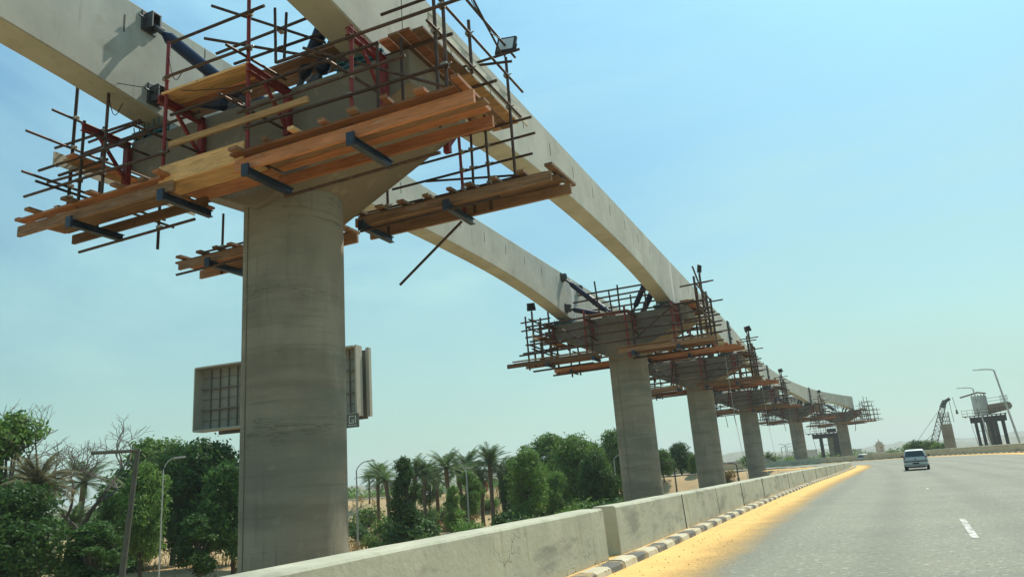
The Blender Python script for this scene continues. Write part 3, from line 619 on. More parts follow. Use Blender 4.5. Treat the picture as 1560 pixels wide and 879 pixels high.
kt.tube((-5.0, -1.9, 9.05), (-2.4, -1.9, 9.0)); kt.tube((-4.9, -1.9, 8.6), (-2.2, -1.9, 8.65)); kt.tube((-4.9, -1.2, 9.45), (-3.2, -1.2, 9.5)); kt.tube((-5.0, -2.0, 8.2), (-3.4, -1.9, 8.2)); kt.tube((-5.1, .5, 8.9), (-3.2, .5, 8.95))
kt.place(0, 'weathered scaffold deck with poles sticking out at the left end of the nearest crosshead'); K.append(kt)
md = Kit('crosshead_deck', 'boards', 'loose boards on the scaffolds', (0, -.7, 9.7))
for j in range(3): md.plank((-2.3, -1.05 + .24*j, 9.72), (1.95, -1.05 + .24*j, 9.72), .225, .05, 'wood_old')
md.plank((-2.2, -.35, 9.9), (1.9, -.35, 9.9), .05, .24, 'wood_old', 'upright_board'); md.place(0, 'brown board deck between the two beams over the nearest crosshead')
floodlight(0, 4.24, 2.05, 10.58, 'black floodlight on the tall post at the right of the nearest scaffold', -22)
floodlight(0, -4.42, -1.9, 10.75, 'floodlight under the left beam of the nearest pier', 30)
# bearing formwork and bearings
def bearing(k, u, side, first=[]):
    if not first:
        r = empty('bearing_box', (0, 0, 0), '', 'formwork', 'teal bearing boxes under the beam ends')
        b = MB(); b.box((-.52, -1.0, 0), (-.47, .95, .2)); b.box((.47, -1.0, 0), (.52, .95, .2)); b.box((-.52, -1.05, 0), (.52, -1.0, .22)); b.box((-.52, .95, 0), (.52, 1.0, .22))
        for i in range(5): b.box((-.5 + i*.235, -1.10, .0), (-.44 + i*.235, -1.05, .2))
        b.box((-.56, -1.12, .16), (.56, -1.05, .2)); b.box((-.53, -1.13, .04), (.53, -1.1, .08)); b.build('shutter', M['teal'], r)
        for v in (-.6, .6):
            c = MB(); c.box((-.2, v-.2, .0), (.2, v+.2, .1)); c.tube((0, v, .1), (0, v, .298), .17, 14); c.build('bearing', M['bearing'], r)
        for i in range(7):
            d = MB(); x = -.45 + i*.15; d.tube((x, -1.12, .1), (x + .02, -1.18, .28 + .06*(i % 3)), .013, 5); d.build('bolt', M['teal'], r)
        first.append(r); o = r
    else: o = copy_tree(first[0])
    o.location = pw(k, u, 0, 9.152); o.rotation_euler = (0, 0, -R(HD[k])); o['label'] = f'teal steel bearing box under the {side} beam on the {ORD[k]} crosshead'
for k in range(6):
    bearing(k, UL, 'left'); bearing(k, UR, 'right')
# props bracing the beams
def prop(name, p, q, label, k, first={}):
    key = (tuple(p), tuple(q))
    if key not in first:
        r = empty('push_pull_prop', (0, 0, 0), '', 'prop', 'blue adjustable props bracing the beams'); org = Vector(p); P, Q = Vector(p), Vector(q); d = (Q - P).normalized(); L_ = (Q - P).length
        s = 1 if q[0] > p[0] else -1
        b = MB(org); b.tube(P + d*L_*.2, P + d*L_*.84, .14, 16); b.tube(P + d*L_*.14, P + d*L_*.2, .06, 12, .14); b.tube(P + d*L_*.84, P + d*L_*.9, .14, 12, .06); b.build('tube', M['prop'], r, smooth=True)
        c = MB(org); c.tube(P + d*.1, P + d*L_*.15, .06, 10); c.build('spindle', M['plate'], r, smooth=True); c = MB(org); c.tube(P + d*L_*.89, Q, .06, 10); c.build('spindle', M['plate'], r, smooth=True)
        e = MB(org); e.box((P.x - s*.06, P.y-.19, P.z-.24), (P.x - s*.02, P.y+.19, P.z+.24)) if s > 0 else e.box((P.x + .02, P.y-.19, P.z-.24), (P.x+.06, P.y+.19, P.z+.24))
        x0, x1 = sorted((P.x - s*.02, P.x + s*.2)); e.box((x0, P.y-.12, P.z-.2), (x1, P.y-.08, P.z+.16)); e.box((x0, P.y+.08, P.z-.2), (x1, P.y+.12, P.z+.16)); e.box((x0, P.y-.12, P.z+.14), (x1, P.y+.12, P.z+.18)); e.tube((P.x+s*.05, P.y-.34, P.z), (P.x+s*.05, P.y+.34, P.z), .022, 6)
        e.build('wall_bracket', M['plate'], r, bevel=.006)
        g_ = MB(org); g_.box((Q.x-.14, Q.y-.14, Q.z-.09), (Q.x+.14, Q.y+.14, Q.z-.05)); g_.box((Q.x-.1, Q.y-.06, Q.z-.05), (Q.x+.1, Q.y-.035, Q.z+.08)); g_.box((Q.x-.1, Q.y+.035, Q.z-.05), (Q.x+.1, Q.y+.06, Q.z+.08)); g_.build('foot_bracket', M['plate'], r)
        first[key] = (r, org); o = r
    else: o = copy_tree(first[key][0])
    org = first[key][1]; o.location = pw(k, org.x, org.y, org.z); o.rotation_euler = (0, 0, -R(HD[k])); o['label'] = label
lf = UL + BW + .06; rf = UR - BW - .06
PR = [((lf, -1.6, 11.55), (-.42, -.85, 9.26), 'upper blue prop from the left beam'), ((lf, -1.35, 9.9), (-.7, -.95, 9.26), 'lower blue prop from the left beam'),
      ((rf, -1.0, 11.35), (.75, -.8, 9.26), 'upper blue prop from the right beam'), ((rf, -.9, 10.35), (1.35, -.95, 9.26), 'lower blue prop from the right beam'),
      ((lf, 1.0, 11.45), (-.42, .85, 9.26), 'rear upper blue prop from the left beam'), ((rf, 1.0, 11.35), (.75, .8, 9.26), 'rear upper blue prop from the right beam')]
for k in range(6):
    for p, q, lb in PR: prop('push_pull_prop', p, q, f'{lb} on the {ORD[k]} crosshead', k)

# ---- piers two to six: denser tube scaffolds, built once and copied
S2 = []; TS[0] = 1.4
def grid_guard(side, seed, umin=-5.0, umax=4.9):
    rg = random.Random(seed); us = [-4.7, -3.9, -3.4, -1.5, -1.2, .7, 1.0, 3.0, 3.4, 4.3]; stds = [(u, 6.9 + rg.uniform(-.2, .1), 9.0 + rg.uniform(0, .9), 'redtube' if i in (3, 5, 7) else 'tube') for i, u in enumerate(us)]
    rl = []
    for z in (7.6, 8.05, 8.5, 9.0):
        a = umin - rg.uniform(-.5, .3); 
        while a < umax:
            e = min(umax - .2, a + rg.uniform(3, 5.5)); rl.append((a, e, z + rg.uniform(-.04, .04), 2.2, 'ply' if (z == 8.4 and rg.random() < .6) else 'tube')); a = e - .3 if e < umax - .3 else umax + 1
    rl += [(-2.3, 2.0, 10.15, 1.2, 'tube'), (-2.0, 2.2, 10.5, 1.2, 'tube')]
    ex = [((-3.3, side*2.3, 9.0), (-1.2, side*2.3, 7.6)), ((1.1, side*2.3, 7.6), (3.2, side*2.3, 9.0))] + [((u, side*3.0, z), (u, side*1.2, z)) for u in (-3.4, -1.2, 1.0, 3.1) for z in (8.0, 8.9)]
    ex += [((-.9, side*1.3, 9.2), (-1.0, side*1.3, 11.1)), ((.2, side*1.3, 9.2), (.2, side*1.3, 10.7)), ((1.6, side*1.3, 9.2), (1.6, side*1.3, 10.3))]
    return guard('tube_scaffold', side, stds, rl, seed, False, (-3.6, -1.42, .84, 3.08), [(-1.42, .84, 1.7, 9.13)], ex)
S2.append((low_deck('scaffold_deck', -1, .1, 4.9, (.9, 3.15), 11, 'wood_old', teeth=False, tubeu=(.6, 4.2)), 'brown timber deck under the right front of the {} crosshead'))
S2.append((low_deck('scaffold_deck', -1, -6.0, -.9, (-3.66, -1.15), 12, 'wood_old', teeth=False, tubeu=(-4.9, -1.5), ragged=1.0), 'long weathered deck sticking out under the left front of the {} crosshead'))
kt = low_deck('scaffold_deck', 1, .4, 5.7, (.88, 3.0), 13, 'wood', tubeu=(.8, 4.2)); kt.tube((1.6, 2.4, 5.6), (1.9, 2.4, 7.0), .036, 'tube', 'hanging_pole'); S2.append((kt, 'orange timber deck behind the {} pier at right'))
kt = low_deck('scaffold_deck', 1, -4.9, .2, (-3.6, -1.1), 14, 'wood', teeth=False, tubeu=(-4.7, .2)); S2.append((kt, 'orange timber deck behind the {} pier at left'))
S2.append((grid_guard(-1, 21), 'dense tube scaffold over the front of the {} crosshead')); S2.append((grid_guard(1, 22), 'dense tube scaffold behind the {} crosshead'))
kt = end_deck('end_scaffold', 1, 9.3, -1.35, 2.6, 3.3, 4.12, [(-1.9, 7.3, 10.3), (.1, 7.3, 10.9), (1.4, 7.3, 10.2), (2.8, 7.3, 10.1)], [(-1.8, 3.0, 10.0, .08), (-2.3, 3.0, 8.7, .1)], True, 17, tr=(-1.0, .9, 2.3))
for v, z in ((-1.9, 8.2), (-1.9, 9.9), (.1, 10.4), (1.4, 8.5), (2.8, 9.9), (2.8, 8.2)): kt.tube((3.5, v, z), (4.9, v, z + .03), .03)
kt.tube((4.25, -1.9, 10.8), (4.25, 1.4, 9.4), .03, 'tube', 'brace'); S2.append((kt, 'plank deck with tube railings at the right end of the {} crosshead'))
kt = end_deck('end_scaffold', -1, 8.35, -2.35, 1.6, 3.62, 4.3, [(-2.0, 6.9, 9.9), (.4, 7.2, 9.5), (1.5, 7.2, 9.5), (-1.0, 7.3, 9.5)], [(-2.8, 1.8, 8.0, .1), (-3.0, .9, 7.7, -.2), (-2.6, 1.8, 8.9, .1), (-2.4, 1.7, 9.4, .1)], True, 18, tr=(-2.0, -.6, .8))
for v in (-2.0, .4, 1.5):
    for z in (7.7, 8.9, 9.35): kt.tube((-5.1, v, z), (-3.4, v, z + .03), .03)
S2.append((kt, 'scaffold deck and poles at the left end of the {} crosshead'))
for kit, lab in S2:
    for k in range(1, 6): kit.place(k, lab.format(ORD[k]), None if k == 1 else copy_tree(kit.root))
for k in range(1, 5):
    floodlight(k, 4.24, .1, 10.95, f'floodlight on a post right of the {ORD[k]} crosshead', 240 if k == 1 else 150)
    floodlight(k, -4.42, -2.0, 9.95, f'floodlight on a post left of the {ORD[k]} crosshead', 205)
# tall loose tubes on pier six
kt = Kit('access_tower', 'scaffold', 'tubular scaffolds on the crosshead faces', (5, 0, 7))
for u in (4.9, 5.6, 6.3):
    for v in (-1.2, 1.2): kt.tube((u, v, 7.0), (u, v, 11.6 - (u - 4.9) * 1.6), .035, 'tube', 'standard')
for z in (7.4, 8.2, 9.0, 9.8, 10.6):
    for v in (-1.2, 1.2): kt.tube((4.4, v, z), (6.9 - (z > 9.5) * .8, v, z), .03, 'tube', 'rail')
for j in range(3): kt.plank((4.2, -.6 + .3*j, 7.1), (7.4, -.6 + .3*j, 7.1), .25, .06, 'wood_old')
kt.place(5, 'tall tube tower at the open end of the sixth pier')
# thin hanging ropes
for k, (u, v) in ((1, (4.6, 2.6)), (2, (4.4, 2.4)), (3, (4.3, 1.9))):
    b = MB(); p = pw(k, u, v, 0); o = b.path([(0, 0, 6.9), (.05, 0, 3.5), (.3, .1, 0.2)], .012, 5).build('hanging_rope', M['pole'], smooth=True); o.location = (p.x, p.y, 0)
    tag(o, f'thin pale rope hanging beside the {ORD[k]} pier', 'rope', 'ropes hanging from the scaffolds')
for k, (u, v, l) in ((2, (-1.2, 2.3, 1.5)), (2, (-.4, 2.3, 1.6)), (3, (-3.0, 2.3, 1.4)), (3, (-2.0, 2.3, 1.3)), (4, (-2.2, 2.3, 1.2))):
    b = MB(); p = pw(k, u, v, 6.9); o = b.tube((0, 0, 0), (.12, 0, -l), .035).build('hanging_pole', M['tube'], smooth=True); o.location = p
    tag(o, f'loose steel pole hanging under the {ORD[k]} pier deck', 'pole', 'loose poles under the decks')

# ------------------------------------------------------------------ unfinished piers on the right
def unfinished_column(px, py, d, wpx, label):
    p = atd(px, py, d); rz_ = wpx / 2 / F * d * .97; z0 = gz(p.x, p.y) - .2
    r = empty('unfinished_column', (p.x, p.y, z0), label, 'pier'); b = MB(); b.tube((0, 0, 0), (0, 0, p.z - z0), rz_, 32); b.build('column', M['column'], r, smooth=True)
    for i in range(18):
        a = 2*math.pi*i/18; x, y = rz_*.86*math.cos(a), rz_*.86*math.sin(a); c = MB(); c.tube((x, y, p.z - z0), (x, y, p.z - z0 + 1.5 + .2*math.sin(i*3)), .03, 5); c.build('rebar', M['rebar'], r)
    for zz in (.4, 1.0):
        c = MB(); c.path([(rz_*.88*math.cos(2*math.pi*i/20), rz_*.88*math.sin(2*math.pi*i/20), p.z - z0 + zz) for i in range(21)], .025, 4); c.build('hoop', M['rebar'], r)
    return r
unfinished_column(1441, 646, 118, 13.5, 'bare unfinished round column with rebar on top beside the crane')
def shuttered_pier(px, py, d, rz, label, wide=1.0, legs=((-2.6, 0), (-1.5, 0), (.2, 0), (1.2, 0), (2.6, 0)), cap=True):
    p = atd(px, py, d); zb = p.z; z0 = gz(p.x, p.y) - .3; H = zb - z0
    r = empty('shuttered_pier', (p.x, p.y, z0), label, 'pier', rz=rz)
    b = MB(); b.tube((0.4, 0, 0), (0.4, 0, H), 1.1, 28); b.build('column', M['column'], r, smooth=True)
    for (x, y) in legs:
        for yy in (-1.3, 1.3):
            c = MB(); c.box((x-.3, yy-.2, 0), (x+.3, yy+.2, H-.55)); c.build('shoring_leg', M['steel_dark'], r)
    c = MB(); c.box((-3.6, -1.6, H-.9), (3.4, -1.25, H)); c.box((-3.6, 1.25, H-.9), (3.4, 1.6, H)); c.box((-3.6, -1.25, H-.3), (3.4, 1.25, H-.1)); c.build('shoring_beam', M['steel_dark'], r)
    for i in range(10):
        c = MB(); x = -4.4 + i * .85; c.box((x, -1.9, H), (x+.16, 1.9, H+.22)); c.build('deck_beam', M['steel_dark'], r)
    c = MB(); c.box((-4.9, -1.8, H+.22), (3.6, 1.8, H+.28)); c.build('deck', M['wood_old'], r)
    for i in range(9):
        c = MB(); x = -4.9 + i * 1.05; c.tube((x, -1.8, H+.2), (x, -1.8, H+1.3), .035, 6); c.build('railing_post', M['tube'], r)
    for zz in (.7, 1.2): c = MB(); c.tube((-4.9, -1.8, H+zz), (3.5, -1.8, H+zz), .03, 6); c.build('railing', M['tube'], r)
    for (x0, z0_, x1, z1_) in ((-2.6, .3, -1.5, H*.3), (-1.5, H*.3, -2.6, H*.6), (.2, .3, 1.2, H*.33), (1.2, H*.33, .2, H*.66), (-3.6, H, -2.7, 1.2)):
        c = MB(); c.bar((x0, -1.35, z0_), (x1, -1.35, z1_), .07, .07); c.build('cross_brace', M['steel_dark'], r)
    for zz in (.25, .5, .75): c = MB(); c.bar((-2.6, -1.38, H*zz), (1.2, -1.38, H*zz), .06, .08); c.build('cross_brace', M['steel_dark'], r)
    return r, H
r, H = shuttered_pier(1505, 634, 150, -R(30), 'unfinished pier with dark shoring frame and rebar cage beyond the far barrier')
r.scale = (.75, .75, 1); c = MB(); c.add([(0.2, -.9, H+.3), (4.6, -.9, H+.9), (5.0, -.9, H+1.3), (4.8, -.9, H+1.9), (4.2, -.9, H+2.1), (.2, -.9, H+1.9), (0.2, .9, H+.3), (4.6, .9, H+.9), (5.0, .9, H+1.3), (4.8, .9, H+1.9), (4.2, .9, H+2.1), (.2, .9, H+1.9)],
              [(0,1,2,3,4,5)[::-1][::-1], (6,7,8,9,10,11)[::-1], (0,6,7,1), (1,7,8,2), (2,8,9,3), (3,9,10,4), (4,10,11,5), (5,11,6,0)]); c.build('crosshead', M['cap'], r)
for i in range(16):
    for yy in (-.8, .8): c = MB(); x = -2.4 + i*.19; c.tube((x, yy, H+.3), (x, yy, H+3.6 + .15*math.sin(i*2)), .055, 4); c.build('rebar', M['rebar'], r)
for i in range(6): c = MB(); c.box((-2.45, -.84, H+.7+i*.5), (.5, .84, H+.74+i*.5)); c.build('rebar_mat', M['rebar'], r) if i < 1 else None
c = MB(); c.bar((-4.6, 0, H+3.5), (-.9, 0, H+4.1), .6, .22); c.bar((-1.0, 0, H+4.1), (.6, 0, H+3.8), .6, .22); c.build('form_panel', M['wood_old'], r)
for i in range(8): c = MB(); x = 3.0 + i*.2; c.tube((x, -.85, H+1.8), (x, -.85, H+3.2), .03, 4); c.build('rebar', M['rebar'], r)
for zz in (2.6, 3.1): c = MB(); c.tube((.5, -.95, H+zz-.2), (4.4, -.95, H+zz), .03, 5); c.build('railing', M['tube'], r)
r2, H2 = shuttered_pier(1264, 660, 180, -R(24), 'low unfinished pier on dark steel shoring behind the sixth pier', legs=((-2.0, 0), (0.9, 0), (1.5, 0)))
for i in range(12):
    c = MB(); x = -3.2 + i*.5; c.tube((x, 1.2, H2+.2), (x, 1.2, H2+2.1 + .3*math.sin(i*5)), .035, 4); c.build('rebar', M['rebar'], r2)
c = MB(); c.box((-.5, -.7, H2+.3), (1.4, .7, H2+1.0)); c.build('form_box', M['steel_dark'], r2)

# crane
def lattice(b, p, q, w0, w1, n, rch=.06, rb=.03):
    p, q = Vector(p), Vector(q); d = (q - p).normalized(); x = d.cross(Vector((0, 1, 0))).normalized(); y = d.cross(x)
    def c(t, i): w_ = (w0 + (w1 - w0) * t) / 2; return p.lerp(q, t) + x * w_ * (1, 1, -1, -1)[i] + y * w_ * (1, -1, -1, 1)[i]
    for i in range(4): b.tube(c(0, i), c(1, i), rch, 5)
    for k in range(n):
        for i in range(4): b.tube(c(k/n, i), c((k+1)/n, (i+1) % 4), rb, 4); b.tube(c(k/n, i), c(k/n, (i+1) % 4), rb, 4)
dC = 150; pb = atd(1406, 684, dC); pt = atd(1437, 617, dC); z0 = gz(pb.x, pb.y); az = math.atan2(pb.x, pb.y)
rC = empty('lattice_crane', (pb.x, pb.y, z0), 'crawler crane with pale lattice boom rising behind the bushes', 'crane', rz=-az)
bl = math.hypot((pt - pb).x, (pt - pb).y); h0 = pb.z - z0; h1 = pt.z - z0
b = MB(); b.box((-3.2, -2.2, .0), (-1.9, 2.6, 1.0)); b.box((1.0, -2.2, 0), (2.3, 2.6, 1.0)); b.build('track', M['craned'], rC, bevel=.2)
b = MB(); b.box((-3.4, -1.8, 1.0), (1.6, 2.2, 3.0)); b.build('cab', M['craned'], rC, bevel=.1)
b = MB(); lattice(b, (.4, 0, 1.6), (bl, 0, h1), 1.15, .75, 14, .075, .035); b.build('boom', M['crane'], rC)
b = MB(); b.bar((bl - .3, 0, h1 - .4), (bl + .4, 0, h1 + .7), .7, .8); b.bar((bl + .2, 0, h1 + .5), (bl + 1.2, 0, h1 + 1.0), .5, .5); b.build('boom_head', M['craned'], rC)
b = MB(); b.tube((-3.0, 0, 3), (bl * .9, 0, h1 - .4), .03, 5); b.tube((-2.8, .6, 3), (bl * .55, .4, h1 * .62), .035, 5); b.build('pendant_rope', M['crane'], rC)
b = MB(); b.tube((bl + 1.6, 0, h1 + 1.2), (bl + 1.8, 0, h1 - 1.0), .035, 4); b.tube((bl + 1.0, .2, h1 + .8), (bl + 1.05, .2, h1 - 3.0), .035, 4); b.build('hoist_rope', M['cable'], rC)
b = MB(); b.tube((bl + 1.8, 0, h1 - 1.7), (bl + 1.8, 0, h1 - 1.0), .2, 8, .12); b.build('hook', M['craned'], rC)

# ------------------------------------------------------------------ street lamps
def lamp(px, ptop, pbase_d, arm, label, rad=.07, m='pole', group='street lamps', lean=0, zb=None, double=False, armrise=0.1, head=True):
    p = atd(px, ptop, pbase_d); z0 = gz(p.x, p.y) if zb is None else zb; H = p.z - z0
    r = empty('street_lamp', (p.x, p.y, z0), label, 'street lamp', group, rz=-math.atan2(p.x, p.y))
    b = MB(); b.tube((-lean * H, 0, -.2), (0, 0, H), rad * 1.5, 10, rad); b.tube((-lean*H, 0, 0), (-lean*H, 0, .5), rad * 2.0, 10); b.build('pole', M[m], r, smooth=True)
    for sgn in ((-1, 1) if double else (1,)):
        a = arm * sgn; b = MB(); n = 6
        pts = [(a * min(1, (i/n)**1.4), 0, H + armrise * math.sin(i/n*math.pi/2)) for i in range(n + 1)]; b.path(pts, rad * .8, 6); b.build('arm', M[m], r, smooth=True)
        if head: b = MB(); x = pts[-1][0]; b.bar((x - .05 * sgn, 0, pts[-1][2]), (x + (.55 if a > 0 else -.55), 0, pts[-1][2] + .03), .2, .09); b.build('lamp_head', M['lamphead'], r, bevel=.02)
    return r
lamp(1514, 564, 101, -1.5, 'tall leaning street lamp by the right frame edge, arm over the road', .09, armrise=.25, lean=-.10)
lamp(1482, 592, 118, -1.3, 'shorter street lamp in front of the shuttered pier', .08, armrise=.25, lean=-.08)
lamp(210, 686, 36, -1.75, 'thick dark pole with a flat arm among the trees at far left', .10, 'poledark', lean=.07, zb=-3, head=False, armrise=-.02)
lamp(249, 716, 44, .5, 'thin pale street lamp in front of the light green tree', .03, armrise=.6)
lamp(543, 717, 62, .9, 'pale street lamp just right of the nearest pier', .055, armrise=.7)
lamp(710, 714, 66, -.3, 'slim street lamp pole in front of the palm grove', .055, armrise=.1, head=False)
lamp(813, 706, 74, .9, 'slim street lamp before the dense green trees', .05, armrise=.5)
lamp(935, 700, 82, .9, 'street lamp left of the second pier', .05, armrise=.5)
lamp(1026, 706, 80, -1.8, 'curved dark street lamp between second and third pier', .07, 'poledark', armrise=.2)
lamp(1122, 708, 95, -1.0, 'dark curved street lamp between third and fourth pier', .07, 'poledark', armrise=.3)
for i, (x, y, d) in enumerate(((1190, 682, 200), (1196, 678, 210), (1199, 682, 230), (1203, 686, 260))): lamp(x, y, d, 1.2, f'{["first", "second", "third", "fourth"][i]} of four distant lamp posts right of the fourth pier', .1, armrise=.3, double=i == 1)

# ------------------------------------------------------------------ billboard
def billboard():
    P = atd(303, 610, 62); k1 = (atd(303, 562, 62).z - CZ) / (atd(544, 528, 1).z - CZ); Q = atd(544, 576, k1); A = Vector((P.x, P.y, 0)); B = Vector((Q.x, Q.y, 0)); t = (B - A).normalized(); n_ = Vector((t.y, -t.x, 0))
    zt0 = atd(303, 562, 62).z; zb0 = atd(303, 658, 62).z; Lb = (B - A).length; mid = (A + B) / 2
    r = empty('billboard', (mid.x, mid.y, -3), 'large weathered billboard seen from its ribbed back, behind the nearest pier', 'billboard', rz=math.atan2(t.y, t.x))
    x0, x1 = -Lb/2, Lb/2; z0, z1 = zb0 + 3, zt0 + 3
    b = MB(); b.box((x0, .45, z0), (x1, .5, z1)); b.build('sheet', M['panel'], r)
    b = MB(); b.box((x0-.08, -.5, z0), (x0, .52, z1)); b.box((x0, -.5, z1-.08), (x1, .52, z1+.04)); b.box((x0, -.5, z0-.04), (x1, .52, z0+.1)); b.build('frame', M['bedge'], r)
    b = MB(); b.box((x1, -.3, z0-.1), (x1+.12, .55, z1+.1)); b.build('side_panel', M['bedge'], r)
    n = 17
    for i in range(1, n): c = MB(); x = x0 + (x1-x0)*i/n; c.box((x-.025, .3, z0+.1), (x+.025, .45, z1-.1)); c.build('rib', M['bframe'], r)
    for i in (1, 2): c = MB(); z = z0 + (z1-z0)*i/3; c.box((x0, .2, z-.04), (x1, .3, z+.04)); c.build('crossbar', M['bframe'], r)
    for i in range(1, 6): c = MB(); z = z0 + (z1-z0)*i/6+.02; c.box((x0, .38, z-.015), (x1, .44, z+.015)); c.build('crossbar', M['bframe'], r)
    b = MB(); b.box((x0+4.0, -.2, z0-.5), (x1-1.5, .5, z0-.04)); b.build('walkway', M['wood_old'], r)
    b = MB(); b.tube((0, 1.0, 0), (0, 1.0, z1), .45, 18); b.build('pole', M['poledark'], r, smooth=True)
    # the other face of the sign, seen edge on
    b = MB(); b.box((x1+.16, 1.0, z0-.1), (x1+.42, 1.35, z1+.05)); b.build('front_face', M['bedge'], r)
    b = MB(); b.box((x0+1.0, 1.1, z0-.25), (x1+.10, 1.3, z1-.1)); b.build('front_sheet', M['bframe'], r)
    # small hanging sign
    s = empty('small_sign', (0, 0, 0), 'small dark square sign hanging under the right end of the billboard', 'sign'); q = atd(537, 641, k1 - .8); s.location = q; s.rotation_euler = (0, 0, math.atan2(t.y, t.x))
    b = MB(); b.box((-.5, 0, -.45), (.5, .06, .5)); b.build('face', M['bsign'], s)
    b = MB(); b.box((-.5, -.03, .44), (.5, 0, .5)); b.box((-.5, -.03, -.45), (.5, 0, -.40)); b.box((-.5, -.03, -.40), (-.45, 0, .44)); b.box((.45, -.03, -.40), (.5, 0, .44)); b.build('frame', M['bframe'], s)
    # letters G I with a small line of marks below
    for pts in (((-.28, .30, .10, .36), (-.28, -.10, -.22, .30), (-.28, -.16, .10, -.10), (.04, -.10, .10, .08), (-.08, .04, .04, .10)), ((.2, -.16, .28, .36),)):
        c = MB()
        for (a0, c0, a1, c1) in pts: c.box((a0, -.012, c0), (a1, 0, c1))
        c.build('letter', M['letter'], s)
    for i in range(5): c = MB(); x = -.32 + i*.14; c.box((x, -.012, -.33), (x+.08, 0, -.25)); c.build('letter', M['letter'], s)
    b = MB(); b.tube((-.2, .03, .5), (-.2, .03, .9), .03, 6); b.build('hanger', M['bframe'], s)
billboard()

